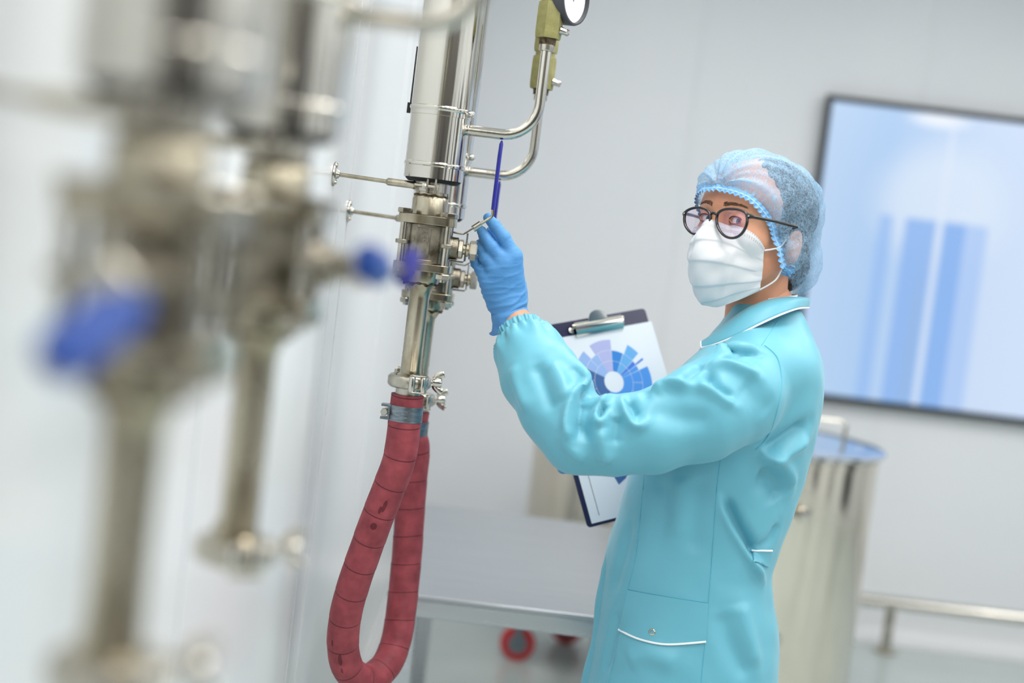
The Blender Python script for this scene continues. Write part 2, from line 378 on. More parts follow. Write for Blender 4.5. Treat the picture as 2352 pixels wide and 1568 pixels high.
    mk('ferrule', W(lathe([(.0225, te - .034), (.0225, te - .024), (.0245, te - .018)] if not capped else [(.004, te - .0275), (.020, te - .0265), (.0245, te - .021), (.0245, te - .018)], 32)), 'steel_sat', T)
    # side branch: elbow up to an olive coupling with a pressure gauge
    if pipe:
        z0 = .156 + pz; e = .169
        sp = mk('side_pipe', W(tube(bend([(jr - .004, 0, z0), (e, 0, z0), (e, 0, .322)], .066, 12), .0093, 20)), 'steel', T)
        mk('collar', W(lathe([(.0125, .307), (.0135, .309), (.0135, .320), (.0115, .322)], 24, (e, 0, 0))), 'steel_sat', sp)
        cp = mk('coupling', W(hexa((e, 0, .329), (0, 0, 1), .0235, .062, rot=.22, ch=.05)), 'olive', T, smooth=20)
        mk('thread', W(lathe([(.0145, .318), (.0155, .331)], 20, (e, 0, 0))), 'weld', cp)
        mk('coupling', MB().add(*W(lathe([(.019, .391), (.019, .399)], 20, (e, 0, 0)))).add(*W(hexa((e, 0, .399), (0, 0, 1), .0235, .05, rot=.22, ch=.05))), 'olive', T, smooth=20)
        mk('riser', W(tube([(e, 0, .44), (e, 0, tz)], .0105, 16)), 'steel_tube', T)
        mk('drain_screw', MB().add(*W(lathe([(.007, 0), (.005, .012)], 12, (e + .02, -.006, .345), (1, -.1, -.25)))).add(*W(lathe([(.006, .011), (.006, .015), (.003, .017)], 10, (e + .02, -.006, .345), (1, -.1, -.25)))), 'steel', cp)
        if gauge:
            gd = nrm((.86, -.52, .0)); gc = np.array([e + .033, .012, .405])
            ga = mk('gauge', W(lathe([(.043, -.016), (.0465, -.012), (.0475, .006), (.046, .010), (.043, .0105), (.042, .004)], 48, gc, gd, caps=False)), 'graphite', T)
            mk('dial', W(lathe([(.0425, -.014), (.0425, .0035)], 40, gc, gd)), 'white_paint', ga)
            gx, gy, _ = frame(gd); mk('needle', W((np.array([gc + gd * .0045 + gx * q[0] + gy * q[1] for q in ((-.001, -.006), (.001, -.006), (.0006, .034), (-.0006, .034))]), [(0, 1, 2, 3)])), 'black', ga)
            mk('gauge_stem', W(tube([gc - gd * .014, (e, 0, .405)], .008, 12)), 'olive', ga)
    return T, O

ax3, ax4 = at(985, 495, 2.5), at(992, 580, 2.95)
P3, O3 = process_line('sharp steel jacketed pipe whose valve lever the gloved hand holds', ax3[0], 2.5, 1.502)
P4, O4 = process_line('farthest steel jacketed pipe half hidden behind the sharp one', ax3[0] - .001, 2.76, 1.442, gauge=False)
P2, O2 = process_line('blurred foreground pipe with blue lever, second nearest to the viewer', -.231, 1.30, 1.486, tube_end=-.312, lever='toward', capped=True, sleeve='blue_sleeve2', jr=.054, pz=.02, gs=1.75)
P1, O1 = process_line('most blurred pipe at the left edge, nearest to the viewer', -.2225, .86, 1.478, tube_end=-.283, stem=math.radians(-90), lever='custom', capped=True, sleeve='blue_sleeve2', jr=.055, gauge=False)
# second grip of the double lever on the near blurred valve
lv2 = [o for o in P2.children_recursive if o.name.startswith('lever') and not o.name.startswith('lever_rod')][0]
mk('lever_rod', tube([O2 + (.075, 0, -.051), at(905, 625, 1.42), at(935, 618, 1.45)], .004, 10), 'steel_tube', lv2)
mk('grip', tube([at(925, 655, 1.445), at(928, 645, 1.447), at(945, 590, 1.455), at(950, 572, 1.457)], [.006, .0105, .0105, .005], 16), 'blue_sleeve', lv2)
lv1 = [o for o in P1.children_recursive if o.name.startswith('lever')][0]
mk('lever_rod', tube([O1 + (0, -.085, -.05), at(320, 690, .79), at(290, 700, .78)], .004, 10), 'steel_tube', lv1)
mk('grip', tube([at(320, 675, .79), at(298, 695, .785), at(225, 750, .75), at(140, 820, .71), at(120, 838, .70)], [.008, .0145, .016, .0155, .007], 16, flat=.75, fl_dir=(.5, -.5, .7)), 'blue_sleeve2', lv1)

# ------------------------------------------------------------------ red hose loop with two band clamps
hp_px = [(944, 899, 2.5), (940, 930, 2.5), (936, 968, 2.5), (918, 1049, 2.5), (892, 1123, 2.505), (864, 1195, 2.51), (838, 1267, 2.52), (813, 1339, 2.53), (794, 1411, 2.545),
         (788, 1485, 2.565), (803, 1540, 2.59), (843, 1560, 2.63), (886, 1528, 2.67), (910, 1470, 2.70), (922, 1397, 2.72), (930, 1323, 2.735), (936, 1258, 2.745), (941, 1180, 2.755),
         (947, 1100, 2.76), (953, 1030, 2.76), (960, 975, 2.76), (966, 925, 2.76)]
HP = np.array([at(*q) for q in hp_px])
e3 = O3 + (0, 0, -.317); e4 = O4 + (0, 0, -.317)
HP = np.concatenate([[e3, e3 - (0, 0, .035)], HP[3:-2], [e4 - (0, 0, .045), e4]])
hs = spline(HP, 14)
seg = np.concatenate([[0], np.cumsum(np.linalg.norm(np.diff(hs, axis=0), axis=1))]); HL = seg[-1]
ns = 420; ss = np.linspace(0, HL, ns); hp = np.stack([np.interp(ss, seg, hs[:, k]) for k in range(3)], 1)
wrap = .0545
rad = np.array([.0292 + .0006 * ((s / wrap) % 1.0) for s in ss])
hV, hF = tube(hp, rad, 36)
hose = mk('red_hose', (hV, hF), None, smooth=60)
me = hose.data; uv = me.uv_layers.new(name='UVMap')
for p in me.polygons:
    for li in p.loop_indices:
        vi = me.loops[li].vertex_index; i, k = divmod(vi, 36)
        uv.data[li].uv = (k / 36.0, ss[i])
m, N, L, b = base_mat('red_wrapped_rubber')
tcU = N.new('ShaderNodeUVMap'); sp = N.new('ShaderNodeSeparateXYZ'); L.new(tcU.outputs[0], sp.inputs[0])
tcO = N.new('ShaderNodeTexCoord'); nz = N.new('ShaderNodeTexNoise'); nz.inputs['Scale'].default_value = 38; nz.inputs['Detail'].default_value = 6
L.new(tcO.outputs['Object'], nz.inputs[0])
rp = N.new('ShaderNodeValToRGB'); rp.color_ramp.elements[0].color = lin((130, 54, 62)); rp.color_ramp.elements[1].color = lin((168, 76, 84))
rp.color_ramp.elements[0].position = .3; rp.color_ramp.elements[1].position = .7; L.new(nz.outputs[0], rp.inputs[0])
def math_node(op, a, bb=None):
    q = N.new('ShaderNodeMath'); q.operation = op
    for i, x in enumerate((a, bb)):
        if x is None: continue
        if isinstance(x, (int, float)): q.inputs[i].default_value = x
        else: L.new(x, q.inputs[i])
    return q.outputs[0]
# wrap edge: a thin dark helical joint line every 5.4 cm, wavering a little
wob = math_node('MULTIPLY', math_node('SINE', math_node('MULTIPLY', sp.outputs[0], 2 * math.pi)), .0035)
ph = math_node('FRACT', math_node('DIVIDE', math_node('ADD', sp.outputs[1], wob), wrap))
line = math_node('LESS_THAN', ph, .035)
mx = N.new('ShaderNodeMixRGB'); mx.blend_type = 'MULTIPLY'; mx.inputs[2].default_value = (.34, .28, .3, 1)
L.new(line, mx.inputs[0]); L.new(rp.outputs[0], mx.inputs[1])
# a few dark spills
prev = mx.outputs[0]
def hose_uv(u, v):                  # u, v of the hose surface nearest the viewing ray
    d = ray(u, v); best = None
    q = hV - CAM; t = q @ d; dist = np.linalg.norm(q - t[:, None] * d, axis=1)
    ok = np.where(dist < .006)[0]; i = ok[np.argmin(t[ok])] if len(ok) else int(np.argmin(dist)); r_, k = divmod(int(i), 36); return k / 36, ss[r_]
for (pu, pv, su, sv) in ((861, 1214, .030, .006), (885, 1168, .018, .011), (872, 1178, .016, .007), (778, 1521, .02, .012), (783, 1545, .012, .006), (757, 1478, .012, .006)):
    cu, cv = hose_uv(pu, pv)
    du = math_node('DIVIDE', math_node('SUBTRACT', sp.outputs[0], cu), su); dv = math_node('DIVIDE', math_node('SUBTRACT', sp.outputs[1], cv), sv)
    dd = math_node('ADD', math_node('ADD', math_node('MULTIPLY', du, du), math_node('MULTIPLY', dv, dv)), math_node('MULTIPLY', math_node('SUBTRACT', nz.outputs[0], .5), 1.2))
    mk_ = math_node('MULTIPLY', math_node('LESS_THAN', dd, 1.0), .85)
    m2 = N.new('ShaderNodeMixRGB'); m2.blend_type = 'MULTIPLY'; m2.inputs[2].default_value = (.35, .22, .26, 1)
    L.new(mk_, m2.inputs[0]); L.new(prev, m2.inputs[1]); prev = m2.outputs[0]
L.new(prev, b.inputs['Base Color']); b.inputs['Roughness'].default_value = .55; b.inputs['Specular IOR Level'].default_value = .35
me.materials.append(m)
tag(hose, 'red wrapped rubber hose hanging in a loop below the two sharp pipes', 'hose')
for nm, (c, lab) in {'a': (e3 - (0, 0, .033), 'grey steel band clamp on the nearer, sharper end of the red hose'), 'b': (e4 - (0, 0, .033), 'grey steel band clamp on the far end of the red hose')}.items():
    T = thing('hose_clamp', tuple(c), lab, 'hose clamp', 'band clamps on the red hose')
    mk('band', lathe([(.0285, -.0135), (.0308, -.0138), (.0310, -.012), (.0306, 0), (.0310, .012), (.0308, .0138), (.0285, .0135)], 48, c, caps=False), 'zinc', T)
    hb = MB()
    for zz in (-.0115, .0115): hb.add(*box(c + (-.034, -.008, zz), (.018, .016, .0045)))
    hb.add(*box(c + (-.0285, -.0135, 0), (.004, .006, .026)))
    mk('housing', hb, 'zinc', T, bev=.0007)
    mk('screw', MB().add(*tube([c + (-.036, -.017, 0), c + (-.0335, .012, 0)], .0062, 14)).add(*hexa(c + (-.0365, -.023, 0), (.08, 1, 0), .0068, .008)), 'steel_sat', T)
    for a, zz in ((-98, .0065), (-84, .0045), (-98, -.0075), (-84, -.0055)):
        q = math.radians(a); n_ = np.array([math.cos(q), math.sin(q), 0]); t_ = np.array([-n_[1], n_[0], 0])
        mk('tab', box(c + n_ * .0312 + (0, 0, zz), (.0042, .0018, .0022), np.stack([t_, n_, (0, 0, 1)], 1)), 'zinc', T, bev=.0004)
# ------------------------------------------------------------------ steel table
MT['table'] = mat('brushed_table_steel', (196, 199, 203), 0.30, 1.0, rvar=.05, vscale=60, stretch=(.06, 1, 1))
MT['table_top'] = mat('dull_table_top', (186, 190, 195), 0.34, 0.85, rvar=.05, vscale=40, stretch=(.1, 1, 1))
tx0, tx1, ty0, ty1, tz = -.20, .48, 3.0, 4.03, .70
T = thing('steel_table', ((tx0 + tx1) / 2, (ty0 + ty1) / 2, 0), 'long steel work table standing behind the hose and the coat', 'table')
mk('table_top', slab((tx0, ty0, tz - .012), (tx1, ty1, tz)), 'table_top', T, bev=.004)
for a, b_, nm in (((tx0 + .01, ty0 + .006, tz - .05), (tx1 - .01, ty0 + .03, tz - .012), 'apron'), ((tx0 + .01, ty1 - .03, tz - .05), (tx1 - .01, ty1 - .006, tz - .012), 'apron'),
                  ((tx0 + .006, ty0 + .03, tz - .05), (tx0 + .03, ty1 - .03, tz - .012), 'apron'), ((tx1 - .03, ty0 + .03, tz - .05), (tx1 - .006, ty1 - .03, tz - .012), 'apron')):
    mk(nm, slab(a, b_), 'table', T, bev=.002)
for lx in (tx0 + .05, tx1 - .05):
    for ly in (ty0 + .045, ty1 - .045):
        lg = mk('leg', slab((lx - .02, ly - .02, .03), (lx + .02, ly + .02, tz - .045)), 'table', T, bev=.003)
        mk('foot', lathe([(.022, 0), (.024, .004), (.02, .02), (.009, .024), (.009, .034)], 16, (lx, ly, 0)), 'rubber', lg)

# ------------------------------------------------------------------ tanks
MT['tank'] = mat('tank_steel', (224, 216, 202), 0.16, 1.0, rvar=.04, vscale=10, stretch=(1, 1, .05), bump=.9, bscale=11)
MT['lid'] = mat('lid_steel', (212, 214, 216), 0.12, 1.0)
def tank(name, label, X, Y, z0, z1, r, wheels=False, lid_handle=None, knobs=()):
    T = thing(name, (X, Y, 0), label, 'tank', 'steel tanks by the back wall')
    sh = mk('shell', lathe([(r * .9, z0 - .02), (r * .97, z0 - .008), (r, z0 + .01), (r, z1 - .03), (r + .004, z1 - .028), (r + .004, z1 - .012), (r, z1 - .01), (r, z1)], 72, (X, Y, 0)), 'tank', T)
    rl = r + .018
    ld = mk('lid', lathe([(rl - .004, z1 - .004), (rl, z1), (rl, z1 + .008), (rl - .006, z1 + .012), (r * .8, z1 + .014), (r * .3, z1 + .018), (.001, z1 + .02)], 72, (X, Y, 0)), 'lid', T)
    if lid_handle:
        hx, hy, hl, ang = lid_handle; d = np.array([math.cos(ang), math.sin(ang), 0]); p = np.array([X + hx, Y + hy, z1 + .012])
        mk('lid_handle', tube(bend([p - d * hl, p - d * hl + (0, 0, .075), p + d * hl + (0, 0, .075), p + d * hl], .018, 6), .0065, 12), 'steel', ld)
    for a, z in knobs:
        n_ = np.array([math.cos(a), math.sin(a), 0])
        mk('knob', lathe([(.010, -.01), (.010, .02), (.021, .024), (.024, .034), (.021, .043), (.006, .046)], 24, np.array([X, Y, z]) + n_ * r, n_), 'steel', sh)
    if wheels:
        fr = mk('frame', tube([(X + r * .96 * math.cos(a), Y + r * .96 * math.sin(a), z0 - .02) for a in np.linspace(0, 2 * np.pi, 40, endpoint=False)], .016, 10, closed=True), 'table', T)
        for a in (205, 335, 90):
            a = math.radians(a); c = np.array([X + r * .96 * math.cos(a), Y + r * .96 * math.sin(a), .0625])
            cs = mk('caster', MB().add(*box(c + (0, -.024, .035), (.03, .003, .085))).add(*box(c + (0, .024, .035), (.03, .003, .085))).add(*box(c + (0, 0, .078), (.05, .052, .006))).add(*lathe([(.014, 0), (.014, .04)], 14, c + (0, 0, .078))), 'zinc', T, bev=.001)
            mk('wheel', lathe([(.045, -.016), (.0605, -.013), (.0625, -.008), (.0625, .008), (.0605, .013), (.045, .016)], 32, c, (0, 1, 0)), 'red_wheel', cs)
            mk('hub', lathe([(.018, -.021), (.036, -.018), (.036, .018), (.018, .021)], 24, c, (0, 1, 0)), 'zinc', cs)
    else:
        for a in (20, 110, 200, 290):
            a = math.radians(a); mk('leg', lathe([(.03, 0), (.03, .008), (.016, .014), (.016, z0)], 16, (X + r * .8 * math.cos(a), Y + r * .8 * math.sin(a), 0)), 'table', T)
    return T
MT['red_wheel'] = mat('red_polyurethane', (196, 34, 40), .4)
tank('steel_tank', 'large polished steel tank with lid beside the low guard rail', .775, 4.45, .14, .955, .405, lid_handle=(.235, -.05, .055, .15), knobs=((math.radians(-75), .80), (math.radians(-80), .43)  ))
tank('wheeled_steel_tank', 'smaller steel tank on red casters behind the steel table', .337, 5.05, .2, .85, .215, wheels=True, lid_handle=(0, 0, .06, 0))

# ------------------------------------------------------------------ wall screen
sx0, sz1, sw, shh, sy = 1.151, 2.216, 2.20, 1.236, R_['y1']
T = thing('wall_screen', (sx0 + sw / 2, sy - .03, sz1 - shh), 'large flat wall screen showing pale blue bars, black frame', 'screen')
fw = .024
mk('housing', slab((sx0 + .02, sy - .045, sz1 - shh + .02), (sx0 + sw - .02, sy - .001, sz1 - .02)), 'black', T)
fr = MB()
for a, b_ in (((sx0, sy - .06, sz1 - fw), (sx0 + sw, sy - .03, sz1)), ((sx0, sy - .06, sz1 - shh), (sx0 + sw, sy - .03, sz1 - shh + fw)), ((sx0, sy - .06, sz1 - shh + fw), (sx0 + fw, sy - .03, sz1 - fw)), ((sx0 + sw - fw, sy - .06, sz1 - shh + fw), (sx0 + sw, sy - .03, sz1 - fw))):
    fr.add(*slab(a, b_))
MT['bezel'] = mat('dark_bezel', (12, 20, 30), .4)
mk('frame', fr, 'bezel', T)
pn = mk('display', slab((sx0 + fw, sy - .055, sz1 - shh + fw), (sx0 + sw - fw, sy - .045, sz1 - fw)), None, T)
m, N, L, b = base_mat('lit_display')
tc = N.new('ShaderNodeTexCoord'); sp = N.new('ShaderNodeSeparateXYZ'); L.new(tc.outputs['Generated'], sp.inputs[0])
gx, gz = sp.outputs[0], sp.outputs[2]; wI, hI = sw - 2 * fw, shh - 2 * fw
def sm(x, a, b_):
    q = N.new('ShaderNodeMapRange'); q.interpolation_type = 'SMOOTHSTEP'; q.inputs[1].default_value = a; q.inputs[2].default_value = b_; L.new(x, q.inputs[0]); return q.outputs[0]
def mul(a, c):
    q = N.new('ShaderNodeMath'); q.operation = 'MULTIPLY'
    for i, x in enumerate((a, c)):
        if isinstance(x, (int, float)): q.inputs[i].default_value = x
        else: L.new(x, q.inputs[i])
    return q.outputs[0]
def mixc(f, c1, col):
    q = N.new('ShaderNodeMixRGB'); L.new(f, q.inputs[0])
    if isinstance(c1, tuple): q.inputs[1].default_value = c1
    else: L.new(c1, q.inputs[1])
    q.inputs[2].default_value = col; return q.outputs[0]
def band(a, b_, e=.012): return mul(sm(gx, a / wI - e * .5, a / wI + e * .5), sm(gx, b_ / wI + e * .5, b_ / wI - e * .5))
gr = N.new('ShaderNodeValToRGB'); L.new(gx, gr.inputs[0])
E = gr.color_ramp.elements; E[0].color = lin((184, 210, 241)); E[1].color = lin((190, 214, 245))
for p_, c_ in ((.12, (172, 203, 240)), (.3, (200, 219, 245)), (.42, (204, 222, 247))):
    e_ = E.new(p_); e_.color = lin(c_)
col = gr.outputs[0]
# bright dome above the bars and white cap at its top
dm = N.new('ShaderNodeVectorMath'); dm.operation = 'DISTANCE'; cx = N.new('ShaderNodeCombineXYZ'); L.new(gx, cx.inputs[0]); L.new(mul(gz, .62), cx.inputs[2])
L.new(cx.outputs[0], dm.inputs[0]); dm.inputs[1].default_value = (.235, 0, .43)
col = mixc(mul(sm(dm.outputs['Value'], .17, .07), .8), col, lin((216, 230, 247)))
d2 = N.new('ShaderNodeVectorMath'); d2.operation = 'DISTANCE'; c2 = N.new('ShaderNodeCombineXYZ'); L.new(gx, c2.inputs[0]); L.new(mul(gz, 2.2), c2.inputs[2])
L.new(c2.outputs[0], d2.inputs[0]); d2.inputs[1].default_value = (.205, 0, 2.15)
col = mixc(mul(sm(d2.outputs['Value'], .08, .02), .9), col, lin((236, 242, 252)))
vt = sm(gz, .648, .628)
for a, b_, c_, st in ((.255, .31, (146, 186, 240), .75), (.362, .49, (138, 180, 238), .9), (.517, .615, (134, 178, 238), .95), (.615, .70, (168, 198, 243), .85)):
    col = mixc(mul(mul(band(a, b_), vt), st), col, lin(c_))
col = mixc(mul(mul(band(.425, .478), sm(gz, .63, .3)), .35), col, lin((150, 180, 215)))
col = mixc(mul(band(.492, .515, .008), .55), col, lin((222, 232, 248)))
b.inputs['Base Color'].default_value = (.02, .02, .02, 1); b.inputs['Roughness'].default_value = .25
L.new(col, b.inputs['Emission Color']); b.inputs['Emission Strength'].default_value = .67
pn.data.materials.append(m)

# ------------------------------------------------------------------ low guard rail by the back wall
ry = 5.70; T = thing('guard_rail', (2.4, ry, 0), 'low tubular steel guard rail running along the back wall floor', 'rail')
zr = .205
mk('rail_tube', tube([(1.02, ry, zr), (4.2, ry, zr)], .026, 20), 'steel', T)
for px_ in (1.09, 1.66, 2.6, 3.6):
    po = mk('post', tube([(px_, ry, .01), (px_, ry, zr - .01)], .02, 16), 'steel_sat', T)
    mk('base_plate', lathe([(.05, 0), (.05, .007), (.046, .010), (.02, .012)], 24, (px_, ry, 0)), 'steel_sat', po)

# ------------------------------------------------------------------ clipboard held in the right hand
TL = at(1224, 752, 2.80); TR = at(1481, 707, 2.925); BL0 = at(1367, 1208, 2.712)
ex = nrm(TR - TL); cw = np.linalg.norm(TR - TL); ey = BL0 - TL; ey = ey - ex * (ey @ ex); ch = np.linalg.norm(ey); ey = nrm(ey); ez = np.cross(ey, ex)
if ez @ (CAM - TL) < 0: ez = -ez
T = thing('clipboard', tuple(BL0), 'navy clipboard with chromed clip and blue chart sheet behind the raised arm', 'clipboard')
C2 = lambda x, y, h=0: TL + ex * x + ey * y + ez * h
def plate(x0, x1, y0, y1, h0, h1, r=.006):
    P = [(x0 + (x1 - x0) / 2 + p[0], y0 + (y1 - y0) / 2 + p[1]) for p in rrect(x1 - x0, y1 - y0, r, 4)]
    return prism(P, TL + ez * h0, ex, ey, ez, h1 - h0)
MT['navy'] = mat('navy_vinyl', (24, 26, 62), .35); MT['paper'] = mat('paper', (206, 214, 223), .8)
mk('board', plate(0, cw, 0, ch, -.003, 0, .008), 'navy', T, bev=.0006)
sheet = mk('paper_sheet', plate(.010, cw + .006, .030, ch - .006, .0004, .0009, .001), 'paper', T, smooth=0)
# sunburst chart: centre and radii on the sheet
def on_board(u, v):
    d = ray(u, v); t = ((TL - CAM) @ ez) / (d @ ez); q = CAM + d * t - TL; return q @ ex, q @ ey
ccx, ccy = on_board(1410, 877)
k_ = on_board(1428, 880); r0 = .0215
def inks(name, c): MT[name] = mat(name, c, .8); return name
cols = {n: inks('ink_' + n, c) for n, c in dict(navy=(52, 92, 146), peri=(136, 166, 214), lav=(160, 166, 208), blue=(40, 120, 196), sky=(92, 158, 212), mid=(66, 136, 212), royal=(52, 112, 200)).items()}
def sector(a0, a1, ra, rb, colr, h=.0011):
    n_ = max(2, int(abs(a1 - a0) / 5)); A = np.radians(np.linspace(a0, a1, n_ + 1))
    ring = [(ccx + rb * math.cos(a), ccy - rb * math.sin(a)) for a in A] + [(ccx + ra * math.cos(a), ccy - ra * math.sin(a)) for a in A[::-1]]
    V = np.array([C2(x, y, h) for x, y in ring]); mk('chart_sector', (V, [tuple(range(len(V)))]), cols[colr], sheet, smooth=0)
q1, q2, q3, q4 = r0, .0435, .0655, .0875
for a0, a1, rings, c_ in ((144, 232, 2, 'navy'), (108, 144, 2, 'peri'), (78, 108, 2, 'lav'), (54, 78, 2, 'blue'), (32, 54, 2, 'sky'), (22, 32, 2, 'royal'), (12, 22, 2, 'mid'), (-128, 12, 2, 'mid')):
    for rg in range(rings):
        ra, rb = ((q1, q2), (q2, q3))[rg]; parts = 1 if rg == 0 else max(1, int(round((a1 - a0) / 24)))
        for k in range(parts):
            s0 = a0 + (a1 - a0) * k / parts; s1 = a0 + (a1 - a0) * (k + 1) / parts
            sector(s0 + .5, s1 - .5, ra + .0004, rb - .0004, c_)
for a0, a1, c_ in ((124, 144, 'peri'), (78, 112, 'lav'), (33, 52, 'sky'), (22, 25, 'royal'), (-100, 12, 'mid'), (204, 228, 'navy')):
    sector(a0, a1, q3 + .0004, q4, c_)
P_ = [on_board(*p) for p in ((1400, 1078), (1421, 1113), (1437, 1098), (1446, 1078))]
mk('chart_sector', (np.array([C2(x, y, .0011) for x, y in P_]), [(0, 1, 2, 3)]), cols['navy'], sheet, smooth=0)
# thin rule printed near the lower left of the sheet
mk('printed_rule', (np.array([C2(.030, ch * .60, .0011), C2(.0312, ch * .60, .0011), C2(.0312, ch - .018, .0011), C2(.030, ch - .018, .0011)]), [(0, 1, 2, 3)]), 'graphite', sheet, smooth=0)
# chromed lever clip
MT['chrome'] = mat('chrome', (225, 222, 214), .08, 1.0)
ca, cb = on_board(1312, 768), on_board(1424, 742); cx0, cx1 = ca[0] + .008, cb[0] + .002; cyy = (ca[1] + cb[1]) / 2 - .006
prof = [(-.014, .001), (-.012, .009), (-.004, .013), (.006, .0125), (.014, .0075), (.018, .0015), (.016, .0008), (.012, .006), (.005, .0105), (-.004, .011), (-.0105, .0075), (-.0125, .001)]
clip = mk('clip', prism(prof, C2(cx0, cyy), ey, ez, ex, cx1 - cx0), 'chrome', T, smooth=40)
mk('clip_thumb', prism([(.022 * math.cos(a), .020 * math.sin(a)) for a in np.linspace(0, math.pi, 14)], C2((cx0 + cx1) / 2, cyy - .010, .010), ex, -ey, ez, .0016), 'chrome', clip)
mk('clip_spring', tube([C2(cx0 - .006, cyy - .004, .007), C2(cx1 + .003, cyy - .004, .007)], .0055, 14), 'steel_sat', clip)
mk('clip_rivet', lathe([(.006, 0), (.006, .002), (.003, .003)], 14, C2(cx0 - .007, cyy + .002, .003), ez), 'chrome', clip)
# ------------------------------------------------------------------ implicit-surface modelling (for the person)
def surface_nets(f, org, h):
    f = f.astype(np.float32); s = f < 0; nx, ny, nz = f.shape
    cnt = np.zeros((nx - 1, ny - 1, nz - 1), np.int8)
    for a in (0, 1):
        for b_ in (0, 1):
            for c in (0, 1): cnt += s[a:nx - 1 + a, b_:ny - 1 + b_, c:nz - 1 + c]
    act = (cnt > 0) & (cnt < 8); I = np.argwhere(act); idx = -np.ones(act.shape, np.int64); idx[act] = np.arange(len(I))
    acc = np.zeros((len(I), 3)); num = np.zeros(len(I)); C = [(a, b_, c) for a in (0, 1) for b_ in (0, 1) for c in (0, 1)]
    for i in range(8):
        for j in range(i + 1, 8):
            d = np.array(C[j]) - np.array(C[i])
            if np.abs(d).sum() != 1: continue
            fi = f[I[:, 0] + C[i][0], I[:, 1] + C[i][1], I[:, 2] + C[i][2]]; fj = f[I[:, 0] + C[j][0], I[:, 1] + C[j][1], I[:, 2] + C[j][2]]
            x = (fi < 0) != (fj < 0); t = np.where(x, fi / np.where(x, fi - fj, 1), 0)
            acc += np.where(x[:, None], np.array(C[i]) + t[:, None] * d, 0); num += x
    V = (I + acc / num[:, None]) * h + org
    F = []
    for ax in range(3):
        sl = [slice(None)] * 3; s2 = [slice(None)] * 3; sl[ax] = slice(0, -1); s2[ax] = slice(1, None)
        e = s[tuple(sl)] != s[tuple(s2)]; K = np.argwhere(e); o1, o2 = [(1, 2), (2, 0), (0, 1)][ax]
        ok = (K[:, o1] > 0) & (K[:, o2] > 0) & (K[:, o1] < f.shape[o1] - 1) & (K[:, o2] < f.shape[o2] - 1); K = K[ok]
        def c(d1, d2):
            q = K.copy(); q[:, o1] -= d1; q[:, o2] -= d2; return idx[q[:, 0], q[:, 1], q[:, 2]]
        Q = np.stack([c(1, 1), c(0, 1), c(0, 0), c(1, 0)], 1)
        inside = s[K[:, 0], K[:, 1], K[:, 2]]; Q[~inside] = Q[~inside][:, ::-1]; F.append(Q)
    F = np.concatenate(F); F = F[(F >= 0).all(1)]
    return V, F
def mesh_sdf(fn, lo, hi, h, relax=2):
    lo = np.asarray(lo, float); n = np.ceil((np.asarray(hi, float) - lo) / h).astype(int) + 1
    g = [lo[k] + h * np.arange(n[k]) for k in range(3)]
    X, Y, Z = np.meshgrid(*[q.astype(np.float32) for q in g], indexing='ij', sparse=False)
    V, F = surface_nets(fn(X, Y, Z), lo, h)
    for _ in range(relax):                                         # slide vertices onto the surface
        V = smooth_mesh(V, F, .35, 1)
        V = V - vgrad(fn, V, h)
    return V, F
def vgrad(fn, V, h):
    e = h * .4; d = fn(V[:, 0], V[:, 1], V[:, 2]); G = np.stack([fn(V[:, 0] + e * (k == 0), V[:, 1] + e * (k == 1), V[:, 2] + e * (k == 2)) - d for k in range(3)], 1) / e
    g2 = (G ** 2).sum(1); st = np.clip(d / np.maximum(g2, .05), -h, h); return G * st[:, None]
def smooth_mesh(V, F, lam, it):
    n = len(V)
    for _ in range(it):
        acc = np.zeros((n, 3)); cnt = np.zeros(n)
        for a in range(4):
            for b_ in ((a + 1) % 4, (a + 3) % 4):
                np.add.at(acc, F[:, a], V[F[:, b_]]); np.add.at(cnt, F[:, a], 1)
        V = V * (1 - lam) + lam * acc / np.maximum(cnt, 1)[:, None]
    return V
def vnormals(V, F):
    F = np.asarray(F); fn_ = np.cross(V[F[:, 2]] - V[F[:, 0]], V[F[:, 3 if F.shape[1] > 3 else 1]] - V[F[:, 1]]); N_ = np.zeros_like(V)
    for k in range(F.shape[1]): np.add.at(N_, F[:, k], fn_)
    return N_ / (np.linalg.norm(N_, axis=1)[:, None] + 1e-12)
def smin(a, b_, k):
    h = np.clip(.5 + .5 * (b_ - a) / k, 0, 1); return b_ + (a - b_) * h - k * h * (1 - h)
def smax(a, b_, k): return -smin(-a, -b_, k)
def cap_(X, Y, Z, a, b_, ra, rb):
    a = np.asarray(a, float); d = np.asarray(b_, float) - a; L2 = d @ d + 1e-12
    px_, py_, pz_ = X - a[0], Y - a[1], Z - a[2]; t = np.clip((px_ * d[0] + py_ * d[1] + pz_ * d[2]) / L2, 0, 1)
    return np.sqrt((px_ - t * d[0]) ** 2 + (py_ - t * d[1]) ** 2 + (pz_ - t * d[2]) ** 2) - (ra + (rb - ra) * t)
def ell(X, Y, Z, c, r):
    a, b_, g = (X - c[0]) / r[0], (Y - c[1]) / r[1], (Z - c[2]) / r[2]; k0 = np.sqrt(a * a + b_ * b_ + g * g) + 1e-9
    k1 = np.sqrt((a / r[0]) ** 2 + (b_ / r[1]) ** 2 + (g / r[2]) ** 2) + 1e-9; return k0 * (k0 - 1) / k1
def chain(X, Y, Z, P, R, k):
    d = None
    for i in range(len(P) - 1):
        c = cap_(X, Y, Z, P[i], P[i + 1], R[i], R[i + 1]); d = c if d is None else smin(d, c, k)
    return d
def polydist(V, P):
    """distance of points to a polyline"""
    best = np.full(len(V), 1e9)
    for i in range(len(P) - 1):
        a, d = P[i], P[i + 1] - P[i]; t = np.clip(((V - a) @ d) / (d @ d + 1e-12), 0, 1)
        best = np.minimum(best, np.linalg.norm(V - a - t[:, None] * d, axis=1))
    return best
